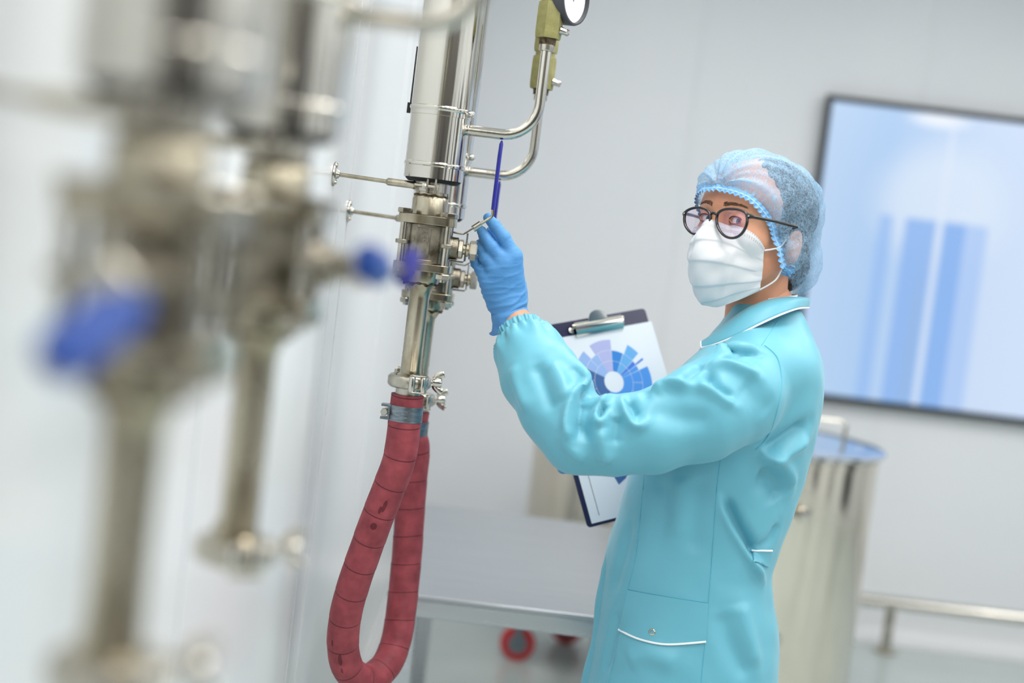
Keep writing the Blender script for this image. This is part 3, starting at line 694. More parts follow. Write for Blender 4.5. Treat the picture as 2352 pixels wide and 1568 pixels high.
def bvh(V, F): return BVHTree.FromPolygons([tuple(v) for v in V], [tuple(int(i) for i in f) for f in F])
def hit(tree, u, v, far=None):
    loc, n_, i, d = tree.ray_cast(Vector(CAM), Vector(ray(u, v)))
    if loc is None:
        q = at(u, v, 2.5); loc, n_, i, d = tree.find_nearest(Vector(q))
    return np.array(loc), np.array(n_)
def drape(tree, pts, off=.001, n=6):
    """pixel polyline laid on a surface"""
    P2 = spline(np.array([(p[0], p[1], 0) for p in pts], float), n)[:, :2]; out = []
    for u, v in P2:
        l, n_ = hit(tree, u, v); out.append(l + n_ * off * (1 if n_ @ (CAM - l) > 0 else -1))
    return np.array(out)
def soften(P, it=2):
    P = P.copy()
    for _ in range(it): P[1:-1] = .25 * P[:-2] + .5 * P[1:-1] + .25 * P[2:]
    return P

# ------------------------------------------------------------------ the person
MT['skin'] = mat('skin', (216, 160, 128), .48, var=(208, 146, 116), vscale=18, sss=.12, spec=.35, bump=.08, bscale=700)
MT['cloth'] = mat('turquoise_cotton', (102, 177, 197), .46, sheen=.2, spec=.5, bump=.10, bscale=1500)
_n, _l = MT['cloth'].node_tree.nodes, MT['cloth'].node_tree.links           # soft unpressed rumples
_b1 = [q for q in _n if q.type == 'BUMP'][0]; _nz = _n.new('ShaderNodeTexNoise'); _nz.inputs['Scale'].default_value = 17; _nz.inputs['Detail'].default_value = 2.5; _nz.inputs['Distortion'].default_value = .4
_tc = _n.new('ShaderNodeTexCoord'); _l.new(_tc.outputs['Object'], _nz.inputs[0]); _b2 = _n.new('ShaderNodeBump'); _b2.inputs['Strength'].default_value = .22; _b2.inputs['Distance'].default_value = .007
_l.new(_nz.outputs[0], _b2.inputs['Height']); _l.new(_b2.outputs[0], _b1.inputs['Normal'])
MT['seam'] = mat('turquoise_shaded_seam', (84, 172, 194), .7)  # slightly darker than the cloth, painting in the shade of the seam recesses
MT['piping'] = mat('white_piping', (240, 244, 246), .6)
MT['glove'] = mat('blue_nitrile', (90, 151, 208), .52, var=(82, 143, 201), vscale=30, spec=.3, sss=.05, bump=.35, bscale=70, stretch=(1, 1, 2.6))
MT['hair'] = mat('brown_hair', (74, 62, 52), .5, var=(40, 34, 32), vscale=60, stretch=(1, 1, 4), bump=.5, bscale=300)
MT['mask'] = mat('white_mask_fabric', (218, 221, 225), .85, spec=.2, bump=.12, bscale=900)
MT['trouser'] = mat('white_trousers', (225, 228, 230), .8)
MT['eye_white'] = mat('eye_white', (226, 224, 224), .2); MT['iris'] = mat('blue_iris', (72, 98, 122), .2, var=(48, 70, 92), vscale=300)
MT['pupil'] = mat('pupil', (8, 8, 10), .12); MT['lash'] = mat('dark_lash', (46, 36, 32), .6); MT['brow'] = mat('brow_hair', (120, 88, 66), .7, var=(98, 70, 52), vscale=300)
MT['frame'] = mat('black_acetate', (16, 15, 18), .22, coat=.4); MT['stud'] = mat('silver_stud', (220, 214, 190), .2, 1.0)

PS = thing('person', (.36, 2.62, 0), 'person in turquoise lab coat, blue cap, white mask and black glasses reaching for a valve', 'person')

# head frame: F forward, L the person's left, U up
PSI = math.radians(49); HPIT = math.radians(4)
Fh0 = np.array([-math.sin(PSI), -math.cos(PSI), 0]); Lh = np.array([-Fh0[1], Fh0[0], 0]); U0 = np.array([0, 0, 1.0])
Fh = Fh0 * math.cos(HPIT) + U0 * math.sin(HPIT); Uh = U0 * math.cos(HPIT) - Fh0 * math.sin(HPIT)
HO = np.array([.411, 2.584, 1.553])
HB = np.stack([Fh, Lh, Uh], 0)
H2W = lambda V: HO + np.asarray(V, float) @ HB
W2H = lambda V: (np.asarray(V, float) - HO) @ HB.T

# ---- key points of the arms
WR = at(1176, 722, 2.545)                                          # left wrist
EL = at(1322, 995, 2.40); SH = at(1722, 880, 2.465)
SHr = at(1690, 880, 2.745); ELr = at(1690, 1085, 2.90); WRr = at(1420, 1030, 2.935)
NB = at(1752, 745, 2.605)                                          # neck base

def head_fn(F, L, U):
    aL = np.abs(L)
    d = ell(F, L, U, (-.008, 0, .030), (.104, .080, .098))
    d = smin(d, ell(F, L, U, (.042, 0, -.040), (.062, .063, .092)), .03)
    d = smin(d, ell(F, L, U, (.040, 0, .034), (.062, .079, .060)), .03)
    d = smin(d, cap_(F, aL, U, (.005, .052, -.065), (.070, .016, -.112), .016, .018), .03)       # jaw
    d = smin(d, ell(F, aL, U, (.066, .044, -.030), (.030, .026, .024)), .02)                     # cheekbone
    d = smin(d, cap_(F, aL, U, (.094, .006, .022), (.080, .048, .022), .010, .009), .016)        # brow
    d = smin(d, cap_(F, L, U, (.098, 0, .004), (.122, 0, -.042), .007, .012), .012)              # nose
    d = smin(d, ell(F, aL, U, (.108, .013, -.045), (.012, .009, .009)), .008)
    d = smax(d, -ell(F, aL, U, (.108, .034, .0), (.016, .019, .0135)), .012)                     # eye socket
    d = smin(d, ell(F, aL, U, (.0865, .035, .0), (.0155, .0185, .0155)), .004)                   # lids
    d = smax(d, -ell(F, aL, U, (.103, .0355, -.0008), (.012, .0142, .0058)), .0018)              # eye opening
    d = smin(d, cap_(F, L, U, (-.030, 0, -.05), (-.050, 0, -.20), .053, .056), .03)              # neck
    e = ell(F, aL, U, (-.014, .083, -.024), (.019, .010, .033))                                  # ear
    e = smax(e, -ell(F, aL, U, (-.010, .093, -.022), (.011, .007, .020)), .004)
    e = smin(e, ell(F, aL, U, (-.004, .082, -.030), (.006, .006, .010)), .004)
    return smin(d, e, .006)
hv, hf = mesh_sdf(head_fn, (-.125, -.1, -.215), (.15, .1, .145), .0024)
hw = H2W(hv); nkeep = len(hw)
def body_fn(X, Y, Z):
    d = cap_(X, Y, Z, NB + (.0, 0, .03), NB - (.02, 0, .12), .054, .075)
    d = smin(d, cap_(X, Y, Z, SH + (0.02, .05, -.03), SHr + (0.02, -.05, -.03), .06, .06), .06)
    d = smin(d, ell(X, Y, Z, NB + np.array([-.05, 0, -.30]), (.09, .125, .26)), .06)
    d = smin(d, ell(X, Y, Z, NB + np.array([-.09, 0, -.62]), (.10, .14, .17)), .06)
    d = smin(d, chain(X, Y, Z, [SH, EL + (.006, 0, -.012), WR], [.045, .034, .028], .02), .03)
    d = smin(d, chain(X, Y, Z, [SHr, ELr, WRr], [.05, .042, .029], .02), .03)
    for sy in (-1, 1):
        hip = NB + np.array([-.09, .075 * sy, -.68]); kn = np.array([hip[0] - .02, hip[1] + .01 * sy, .47]); an = np.array([hip[0] + .03, hip[1] + .015 * sy, .09])
        d = smin(d, chain(X, Y, Z, [hip, kn, an], [.085, .06, .042], .03), .03)
        d = smin(d, cap_(X, Y, Z, an + (.02, 0, -.055), an + (-.16, 0, -.058), .034, .031), .02)
    return d
bv, bf = mesh_sdf(body_fn, (-.12, 2.28, -.01), (.62, 3.02, 1.48), .0105, 1)
bv[:, 2] = np.maximum(bv[:, 2], .001)
allV = np.concatenate([hw, bv]); allF = [tuple(q) for q in hf] + [tuple(q + nkeep) for q in bf]
bo_ = mk('body', (allV, allF), 'skin', PS, smooth=180)
bo_.data.materials.append(MT['trouser'])                           # under-garments everywhere but head, neck and wrists
pc = np.array([allV[list(f)].mean(0) for f in allF])
und = (pc[:, 2] < NB[2] + .004) & (np.linalg.norm(pc - WR, axis=1) > .12) & (np.linalg.norm(pc - WRr, axis=1) > .12)
bo_.data.polygons.foreach_set('material_index', und.astype(np.int32))
T_head = bvh(hw, hf)

# eyes
for sd in (-1, 1):
    c = H2W((.0855, .0352 * sd, -.0008)); g = nrm(CAM + (0, 0, .02) - c)
    ey_ = mk('eyeball', lathe([(.0128 * math.sin(a), -.0128 * math.cos(a)) for a in np.linspace(.02, math.pi - .02, 20)], 28, c, g), 'eye_white', PS, smooth=180)
    mk('iris', lathe([(.0060, .01145), (.0056, .0121), (.003, .0127), (.0001, .0129)], 24, c, g, caps=False), 'iris', ey_, smooth=180)
    mk('pupil', lathe([(.0026, .01275), (.0001, .0132)], 18, c, g, caps=False), 'pupil', ey_)
    # lash lines along the lid edges
    for up, r_ in ((1, .0011), (-1, .0006)):
        P = []
        for t in np.linspace(-1, 1, 15):
            l_ = .0352 * sd + t * .0135; u_ = -.0008 + up * .0060 * math.sqrt(max(0, 1 - t * t * .93)); loc, n_, i_, d_ = T_head.ray_cast(Vector(H2W((.17, l_, u_ + up * .0006))), Vector(-Fh))
            P.append(np.array(loc) + Fh * .0004)
        mk('eyelashes', tube(soften(np.array(P)), r_, 6), 'lash', PS)
# eyebrows: short hair strokes laid along the brow
for sd in (-1, 1):
    ebm = MB()
    for k in range(120):
        t = RNG.random(); l_ = (.012 + .040 * t) * sd; u_ = .0225 + .0065 * math.sin(t * 2.2) - .004 * t + (RNG.random() - .5) * .0075 * (1 - .65 * t)
        a = H2W((.17, l_, u_)); b_ = H2W((.17, l_ + sd * .0045, u_ + .0035 * (1 - 1.3 * t)))
        q = []
        for p in (a, b_):
            loc, n_, i_, d_ = T_head.ray_cast(Vector(p), Vector(-Fh)); q.append(np.array(loc) + np.array(n_) * .0004)
        ebm.add(*tube([q[0], (q[0] + q[1]) / 2 + Fh * .0005, q[1]], [.0004, .0005, .00015], 4))
    eb = mk('eyebrow', ebm, 'brow', PS); eb['kind'] = 'stuff'

# ---- hair and bouffant cap
def hair_fn(F, L, U):
    d = ell(F, L, U, (-.014, 0, .036), (.108, .0945, .093))
    d = smin(d, ell(F, L, U, (-.088, 0, -.050), (.052, .056, .058)), .03)
    cut = F - (.050 + .45 * U); d = smax(d, cut, .012)
    return d
gv, gf = mesh_sdf(hair_fn, (-.16, -.11, -.13), (.12, .11, .16), .004)
gv = gv + vnormals(gv, gf) * (.0006 * np.sin(gv[:, 1] * 420 + 3 * np.sin(gv[:, 2] * 60)))[:, None]
mk('hair', (H2W(gv), [tuple(q) for q in gf]), 'hair', PS, smooth=180)
def cap_fn(F, L, U):
    d = ell(F, L, U, (-.010, 0, .042), (.124, .103, .094))
    d = smin(d, ell(F, L, U, (.045, 0, .060), (.064, .082, .060)), .04)
    d = smin(d, ell(F, L, U, (-.092, 0, -.052), (.066, .078, .068)), .05)
    d = smin(d, ell(F, np.abs(L), U, (-.014, .070, -.026), (.044, .034, .050)), .02)
    return d
cv, cf = mesh_sdf(cap_fn, (-.18, -.13, -.15), (.14, .13, .17), .0034)
capT = bvh(H2W(cv), cf)
el_px = [(1648, 431), (1690, 435), (1716, 450), (1740, 470), (1762, 497), (1777, 525), (1787, 560), (1792, 590), (1797, 612), (1806, 632), (1814, 644)]
EH = np.array([W2H(hit(capT, *p)[0]) for p in el_px]); o_ = np.argsort(EH[:, 2])
EU = np.concatenate([[-.13], EH[o_, 2], [.2]]); EF = np.concatenate([[EH[o_[0], 0] - .05], EH[o_, 0], [EH[o_[-1], 0] + .05]])
EF = np.maximum.accumulate(EF)
fcut = lambda U: np.interp(U, EU, EF)
rel = fcut(cv[:, 2]) - cv[:, 0]                                    # >0 behind the elastic
fc = cv[cf].mean(1); keep = (fcut(fc[:, 2]) - fc[:, 0]) > 0; cf2 = cf[keep]
used = np.unique(cf2); remap = -np.ones(len(cv), int); remap[used] = np.arange(len(used)); cf2 = remap[cf2]; cv2 = cv[used]; rel2 = rel[used]
# pull the ragged cut onto the elastic line
edge = {}
for q in cf2:
    for a in range(4):
        e = (q[a], q[(a + 1) % 4]); k = (min(e), max(e)); edge[k] = edge.get(k, 0) + 1
bnd = [k for k, c in edge.items() if c == 1]; nbv = {}
for a, b_ in bnd: nbv.setdefault(a, []).append(b_); nbv.setdefault(b_, []).append(a)
for i in nbv: cv2[i, 0] += rel2[i]
start = max(nbv, key=lambda i: cv2[i, 2]); loop = [start]; prev_ = None
while True:
    nx_ = [j for j in nbv[loop[-1]] if j != prev_]
    if not nx_ or nx_[0] == start or len(loop) > 6000: break
    prev_ = loop[-1]; loop.append(nx_[0])
EP = cv2[loop]
for _ in range(6): EP = .25 * np.roll(EP, 1, 0) + .5 * EP + .25 * np.roll(EP, -1, 0)
cv2[loop] = EP
# pleats: radiate from the forehead gather, and run straight back from the elastic
N2 = vnormals(cv2, cf2); G0 = EH[0]
dv = cv2 - G0; al = np.arctan2(dv[:, 1], -dv[:, 0] * .9 + dv[:, 2] * .6); dist = np.linalg.norm(dv, axis=1)
sE = np.linalg.norm(np.diff(EP, axis=0, append=EP[:1]), axis=1); sE = np.concatenate([[0], np.cumsum(sE)])[:-1]
near = np.array([np.argmin(((EP - p) ** 2).sum(1)) for p in cv2]); dE = np.linalg.norm(cv2 - EP[near], axis=1); sV = sE[near]
pl1 = np.sin(al * 13 + 1.5 * np.sin(al * 5) + 8 * dist) + .6 * np.sin(al * 29 + 14 * dist)
pl2 = np.sin(sV * 520 + 2 * np.sin(sV * 90)) + .5 * np.sin(sV * 910)
disp = .0046 * pl1 * np.exp(-dist / .12) * np.clip(dist / .02, 0, 1) + .0020 * pl2 * np.exp(-dE / .022) + .0016 * np.sin(cv2[:, 0] * 95 + cv2[:, 2] * 130) * np.sin(cv2[:, 1] * 80 + cv2[:, 2] * 60)
cv3 = cv2 + N2 * disp[:, None]
pinch = np.exp(-(dE / .010) ** 2); cv3 -= N2 * (.005 * pinch)[:, None]
# thin non-woven fabric: fibres over openings
m, N, L, b = base_mat('nonwoven_cap')
tc = N.new('ShaderNodeTexCoord')
def fib(scale, dist, seed):
    mp = N.new('ShaderNodeMapping'); mp.inputs['Location'].default_value = (seed, seed * .7, 0); L.new(tc.outputs['Object'], mp.inputs[0])
    nz = N.new('ShaderNodeTexNoise'); nz.inputs['Scale'].default_value = scale; nz.inputs['Detail'].default_value = 2; nz.inputs['Distortion'].default_value = dist; L.new(mp.outputs[0], nz.inputs[0])
    q = N.new('ShaderNodeMath'); q.operation = 'SUBTRACT'; L.new(nz.outputs[0], q.inputs[0]); q.inputs[1].default_value = .5
    a = N.new('ShaderNodeMath'); a.operation = 'ABSOLUTE'; L.new(q.outputs[0], a.inputs[0])
    r_ = N.new('ShaderNodeMapRange'); r_.inputs[1].default_value = .045; r_.inputs[2].default_value = .0; r_.inputs[3].default_value = 0; r_.inputs[4].default_value = 1; L.new(a.outputs[0], r_.inputs[0]); return r_.outputs[0]
f1, f2, f3 = fib(70, 1.5, 0), fib(130, 1.0, 3.1), fib(36, 2.5, 7.7)
mxm = N.new('ShaderNodeMath'); mxm.operation = 'MAXIMUM'; L.new(f1, mxm.inputs[0]); L.new(f2, mxm.inputs[1])
mx2 = N.new('ShaderNodeMath'); mx2.operation = 'MAXIMUM'; L.new(mxm.outputs[0], mx2.inputs[0]); L.new(f3, mx2.inputs[1])
at_ = N.new('ShaderNodeAttribute'); at_.attribute_name = 'gather'
ma = N.new('ShaderNodeMath'); ma.operation = 'MULTIPLY_ADD'; L.new(mx2.outputs[0], ma.inputs[0]); ma.inputs[1].default_value = .42; L.new(at_.outputs['Fac'], ma.inputs[2]); ma.use_clamp = True
tr = N.new('ShaderNodeBsdfTransparent'); mxs = N.new('ShaderNodeMixShader'); tl = N.new('ShaderNodeBsdfTranslucent'); tl.inputs[0].default_value = lin((150, 200, 240))
ms = N.new('ShaderNodeMixShader'); ms.inputs[0].default_value = .35
b.inputs['Base Color'].default_value = lin((170, 212, 245)); b.inputs['Roughness'].default_value = .7; b.inputs['Specular IOR Level'].default_value = .3
L.new(b.outputs[0], ms.inputs[1]); L.new(tl.outputs[0], ms.inputs[2]); L.new(ma.outputs[0], mxs.inputs[0]); L.new(tr.outputs[0], mxs.inputs[1]); L.new(ms.outputs[0], mxs.inputs[2])
L.new(mxs.outputs[0], N['Material Output'].inputs['Surface'])
MT['cap'] = m
capo = mk('bouffant_cap', (H2W(cv3), [tuple(q) for q in cf2]), 'cap', PS, smooth=180)
gat = capo.data.attributes.new('gather', 'FLOAT', 'POINT')       # fabric gathered (doubled) where pleats bunch up
gval = .20 + .34 * np.exp(-dist / .05) + .30 * np.exp(-dE / .006) + .30 * np.clip(pl1, 0, 2) * np.exp(-dist / .13) + .24 * np.clip(pl2, 0, 2) * np.exp(-dE / .016)
gat.data.foreach_set('value', np.clip(gval, 0, 1).astype(np.float32))
# elastic and ruffled rim
EPs = EP[::2]
for _ in range(4): EPs = .25 * np.roll(EPs, 1, 0) + .5 * EPs + .25 * np.roll(EPs, -1, 0)
EPw = H2W(EPs)
MT['elastic'] = mat('pale_blue_elastic', (176, 214, 246), .6); MT['ruffle'] = mat('blue_ruffle', (126, 184, 234), .7)
mk('elastic', tube(EPw, .0016, 8, closed=True), 'elastic', capo)
Tn = np.roll(EPw, -1, 0) - np.roll(EPw, 1, 0); Tn /= np.linalg.norm(Tn, axis=1)[:, None] + 1e-9
sw_ = np.concatenate([[0], np.cumsum(np.linalg.norm(np.diff(EPw, axis=0), axis=1))])
cen = EPw.mean(0); rv = []; rf = []
tot = sw_[-1]; nr = 700; P = np.stack([np.interp(np.linspace(0, tot, nr, endpoint=False), sw_, EPw[:, k]) for k in range(3)], 1)
Tn = np.roll(P, -3, 0) - np.roll(P, 3, 0); Tn /= np.linalg.norm(Tn, axis=1)[:, None] + 1e-9
Nn = P - cen; Nn -= Tn * (Nn * Tn).sum(1)[:, None]; hn = []
for p in P:
    l_, n_, i_, d_ = T_head.find_nearest(Vector(p)); hn.append(np.array(n_))
hn = np.array(hn); Bn = np.cross(Tn, hn); Bn /= np.linalg.norm(Bn, axis=1)[:, None] + 1e-9
Bn *= np.sign((Bn * Fh).sum(1).mean()) if (Bn * Fh).sum(1).mean() != 0 else 1
sarc = np.linspace(0, tot, nr, endpoint=False); phs = np.abs(np.sin(sarc * np.pi / .0105)) ** .55
for w_, amp in ((-.006, .9), (0, .25), (.004, .8), (.0075, 1.4)):
    wv = w_ if w_ <= 0 else w_ * (.45 + .55 * phs)
    rv.append(P + Bn * np.broadcast_to(wv, nr)[:, None] + hn * (.0016 * amp * np.sin(sarc * 2 * np.pi / .0105 + .7) + .0010)[:, None])
rv = np.concatenate(rv)
for i in range(3):
    for k in range(nr): rf.append((i * nr + k, i * nr + (k + 1) % nr, (i + 1) * nr + (k + 1) % nr, (i + 1) * nr + k))
mk('ruffle', (rv, rf), 'ruffle', capo, smooth=180)

# ---- pleated surgical mask
def cr(P, t):                                                      # Catmull-Rom sample, P (n,k), t in 0..1
    n = len(P) - 1; x = np.clip(t, 0, 1) * n; i = np.minimum(x.astype(int), n - 1); f = (x - i)[:, None]
    g = lambda k: P[np.clip(k, 0, n)]
    p0, p1, p2, p3 = g(i - 1), g(i), g(i + 1), g(i + 2)
    return .5 * (2 * p1 + (-p0 + p2) * f + (2 * p0 - 5 * p1 + 4 * p2 - p3) * f ** 2 + (-p0 + 3 * p1 - 3 * p2 + p3) * f ** 3)
MR = np.array([  # rows top -> bottom, columns right cheek -> left cheek (F, L, U)
    [(.046, -.072, -.030), (.086, -.054, -.024), (.112, -.026, -.013), (.126, 0, -.006), (.104, .026, -.013), (.086, .054, -.022), (.045, .074, -.040)],
    [(.046, -.074, -.046), (.092, -.058, -.044), (.124, -.030, -.040), (.139, 0, -.036), (.116, .030, -.040), (.092, .058, -.048), (.042, .075, -.056)],
    [(.044, -.073, -.066), (.094, -.058, -.068), (.126, -.032, -.068), (.141, 0, -.068), (.126, .032, -.068), (.092, .058, -.070), (.036, .073, -.074)],
    [(.040, -.070, -.086), (.088, -.054, -.096), (.118, -.030, -.100), (.132, 0, -.102), (.118, .030, -.100), (.084, .056, -.098), (.030, .070, -.090)],
    [(.034, -.066, -.104), (.076, -.048, -.126), (.100, -.026, -.134), (.110, 0, -.137), (.100, .026, -.134), (.070, .050, -.124), (.026, .067, -.106)],
    [(.030, -.062, -.112), (.062, -.042, -.144), (.082, -.022, -.153), (.090, 0, -.156), (.082, .022, -.153), (.056, .046, -.140), (.022, .064, -.114)]])
MR[:, 6] += (.005, -.005, .001); MR[:, 5] += (.003, -.004, .004); MR[0, 5, 2] += .003; MR[0, 4, 2] += .002
nu, nv = 90, 110; tu = np.linspace(0, 1, nu); tv = np.linspace(0, 1, nv)
colsP = np.stack([cr(MR[i], tu) for i in range(6)], 0)             # (6, nu, 3)
GR = np.stack([cr(colsP[:, j], tv) for j in range(nu)], 1)         # (nv, nu, 3)
gN = np.cross(np.gradient(GR, axis=1), np.gradient(GR, axis=0)); gN /= np.linalg.norm(gN, axis=2)[..., None] + 1e-12
if gN[nv // 2, nu // 2, 0] < 0: gN = -gN
TV, TU = np.meshgrid(tv, tu, indexing='ij'); mid = np.sin(np.pi * TU)
ple = np.zeros_like(TV)
for v0, a_ in ((.22, .0022), (.44, .0034), (.64, .0036), (.82, .0022)):
    vv = v0 + .05 * np.sin(np.pi * TU) - .025 * np.cos(3 * np.pi * TU) + .03 * np.sin(5 * TU + 7 * v0); q = TV - vv
    ple += a_ * np.where(q < 0, np.exp(-(q / .10) ** 2), np.exp(-(q / .018) ** 2))
ple = ple * (.25 + .75 * mid) + .0012 * np.sin(TU * 23 + TV * 9) * np.sin(TV * 17 + 2 * TU)
ple += .004 * np.exp(-((TU - .82 + .12 * TV) / .03) ** 2) * np.exp(-((TV - .5) / .25) ** 2) - .0035 * np.exp(-((TU - .40) / .035) ** 2) * np.exp(-((TV - .32) / .2) ** 2)
ple *= np.clip(TV / .12, 0, 1)
MV = GR + gN * ple[..., None]
for _ in range(4):                                                 # keep the fabric clear of the face
    q_ = MV.reshape(-1, 3); d_ = head_fn(q_[:, 0], q_[:, 1], q_[:, 2]); MV = MV + (gN * np.clip(.0035 - d_, 0, .01).reshape(nv, nu)[..., None])
MVo = MV.reshape(-1, 3); MVi = (MV - gN * .0011).reshape(-1, 3)
q = lambda i, j: i * nu + j
MF = [(q(i, j), q(i, j + 1), q(i + 1, j + 1), q(i + 1, j)) for i in range(nv - 1) for j in range(nu - 1)]; n_m = nu * nv
MF2 = [tuple(n_m + x for x in f[::-1]) for f in MF]
rim = [q(0, j) for j in range(nu)] + [q(i, nu - 1) for i in range(1, nv)] + [q(nv - 1, j) for j in range(nu - 2, -1, -1)] + [q(i, 0) for i in range(nv - 2, 0, -1)]
MF3 = [(rim[k], n_m + rim[k], n_m + rim[(k + 1) % len(rim)], rim[(k + 1) % len(rim)]) for k in range(len(rim))]
msk = mk('face_mask', (H2W(np.concatenate([MVo, MVi])), MF + MF2 + MF3), 'mask', PS, smooth=60)
MT['stitch'] = mat('mask_stitch', (168, 166, 170), .8)
for v0 in (.022, .075, .098):                                      # embossed dashed stitch rows along the top hem
    i = int(v0 * (nv - 1)); row = MV[i] + gN[i] * .0004; st = MB()
    rr = np.stack([np.interp(np.linspace(0, nu - 1, 240), np.arange(nu), row[:, k]) for k in range(3)], 1)
    for k in range(2, 236, 3): st.add(*tube(H2W(rr[[k, k + 1]]), .00035, 4))
    s_ = mk('stitching', st, 'stitch', msk); s_['kind'] = 'stuff'
for sd, j in ((1, nu - 1), (-1, 0)):
    for i, tgt in ((8, (.0, .0785, -.014)), (nv - 8, (-.006, .0775, -.060))):
        a = MV[i, j]; tg = np.array(tgt) * (1, sd, 1); md = (a + tg) / 2 + np.array([0, .008 * sd, -.004])
        mk('ear_loop', tube(H2W(spline([a, md, tg, tg + np.array([-.022, .006 * sd, .0])], 6)), .0015, 8), 'mask', msk)

# ---- glasses
PG = H2W((.124, 0, 0))
def onplane(u, v, h=0):
    d = ray(u, v); t = ((PG - CAM) @ Fh) / (d @ Fh); return CAM + d * t + Fh * h
C1 = lambda L_: [(1500 + x / 3.409, 320 + y / 3.409) for x, y in L_]
lensL = C1([(500, 610), (512, 575), (552, 550), (612, 544), (680, 553), (728, 580), (738, 632), (724, 690), (690, 742), (640, 770), (588, 768), (545, 742), (514, 698), (500, 652)])
lensR = C1([(246, 612), (256, 568), (300, 542), (358, 534), (412, 548), (444, 580), (448, 628), (436, 676), (402, 722), (352, 742), (302, 732), (264, 694), (248, 652)])
gl = MB(); LC = {}
MT['lens'] = None
m, N, L, b = base_mat('coated_lens'); tr = N.new('ShaderNodeBsdfTransparent'); tr.inputs[0].default_value = (.96, .91, .95, 1)
gs = N.new('ShaderNodeBsdfGlossy'); gs.inputs[0].default_value = (.85, .55, .95, 1); gs.inputs[1].default_value = .02; mx = N.new('ShaderNodeMixShader'); mx.inputs[0].default_value = .13
L.new(tr.outputs[0], mx.inputs[1]); L.new(gs.outputs[0], mx.inputs[2]); L.new(mx.outputs[0], N['Material Output'].inputs['Surface']); MT['lens'] = m
glo = None
for nm, pts in (('L', lensL), ('R', lensR)):
    P = spline(np.array([onplane(*p) for p in pts]), 6, closed=True); LC[nm] = P
    gl.add(*tube(P, .0024, 10, closed=True, flat=1.3, fl_dir=Fh))
aL_ = onplane(*C1([(446, 582)])[0]); bL_ = onplane(*C1([(503, 596)])[0])
gl.add(*tube(spline([aL_ - Fh * .001, (aL_ + bL_) / 2 + Uh * .003, bL_ - Fh * .001], 6), .0026, 10))
hL = onplane(*C1([(732, 592)])[0]); hL2 = onplane(*C1([(762, 602)])[0]); hR = onplane(*C1([(250, 588)])[0]); hR2 = onplane(*C1([(243, 580)])[0])
gl.add(*tube([hL, hL2, hL2 - Fh * .006 + Lh * .002], [.0045, .0046, .003], 10, flat=.6, fl_dir=Fh)); gl.add(*tube([hR, hR2, hR2 - Fh * .006 - Lh * .002], [.0045, .0046, .003], 10, flat=.6, fl_dir=Fh))
glo = mk('glasses', gl, 'frame', PS, smooth=60)
for nm in 'LR':
    P = LC[nm]; c = P.mean(0); V = np.concatenate([[c + Fh * .0012], c + (P - c) * .6 + Fh * .0008, P]); n_ = len(P)
    mk('lens', (V, [(0, 1 + k, 1 + (k + 1) % n_) for k in range(n_)] + [(1 + k, 1 + n_ + k, 1 + n_ + (k + 1) % n_, 1 + (k + 1) % n_) for k in range(n_)]), 'lens', glo, smooth=180)
for sd, s0 in ((1, hL2), (-1, hR2)):
    h0 = W2H(s0); earp = np.array([.020, .110 * sd, .006])
    mk('temple', tube(H2W([h0 - (.003, 0, 0), h0 * .5 + earp * .5 + (0, .003 * sd, .001), earp, earp + (-.010, -.022 * sd, -.004)]), [.0032, .0028, .0028, .002], 10, flat=.62, fl_dir=Lh), 'frame', glo)
    mk('stud', lathe([(.0017, 0), (.0012, .0006)], 8, s0 + Fh * .0026 - Lh * .002 * sd, Fh), 'stud', glo)
# ------------------------------------------------------------------ lab coat
TY = 2.605                                                          # mid-plane of the torso
fr_px = [(1668, 728), (1632, 775), (1592, 830), (1545, 895), (1500, 975), (1462, 1050), (1443, 1100), (1424, 1170), (1392, 1262), (1378, 1360), (1364, 1460), (1343, 1568), (1329, 1700)]
bk_px = [(1824, 692), (1842, 718), (1855, 748), (1869, 786), (1881, 826), (1885, 870), (1882, 915), (1872, 980), (1858, 1040), (1839, 1110), (1812, 1190), (1787, 1250), (1767, 1310), (1771, 1370), (1783, 1420), (1784, 1500), (1778, 1568), (1768, 1720)]
FR = np.array([at(u, v, TY) for u, v in fr_px]); BK = np.array([at(u, v, TY) for u, v in bk_px])
FR = FR[np.argsort(FR[:, 2])]; BK = BK[np.argsort(BK[:, 2])]
zt = NB[2]
bz = np.array([.45, .74, .88, .98, 1.08, 1.18, 1.26, 1.315, 1.35, zt - .01, zt + .02, zt + .05]); bw = np.array([.20, .185, .165, .150, .150, .158, .165, .165, .150, .095, .068, .05])
def interp_s(z, zk, vk):
    return np.interp(z, zk, vk)
zg = np.linspace(.45, 1.50, 200)
def smooth1(v, k=9): w_ = np.hanning(k + 2)[1:-1]; w_ /= w_.sum(); return np.convolve(np.pad(v, k // 2, mode='edge'), w_, 'valid')
XF = smooth1(np.interp(zg, FR[:, 2], FR[:, 0])); XB = smooth1(np.interp(zg, BK[:, 2], BK[:, 0])); BW = smooth1(np.interp(zg, bz, bw), 15)
def torso_fn(X, Y, Z):
    xf, xb, b_ = np.interp(Z, zg, XF), np.interp(Z, zg, XB), np.interp(Z, zg, BW)
    cx, a = (xf + xb) / 2, np.maximum((xb - xf) / 2, .02); p = 2.35
    k = (np.abs((X - cx) / a) ** p + np.abs((Y - TY) / b_) ** p) ** (1 / p)
    d = (k - 1) * np.minimum(a, b_) * .9
    d = np.maximum(d, Z - (zt + .035)); return np.maximum(d, .60 - Z)
A = lambda u, v, Y: at(u, v, Y)
slv = [A(1735, 862, 2.475), A(1690, 905, 2.44), A(1610, 948, 2.405), A(1500, 990, 2.385), A(1410, 1000, 2.385), A(1335, 990, 2.395), A(1285, 935, 2.42), A(1240, 862, 2.47), A(1214, 806, 2.505), A(1199, 768, 2.53)]
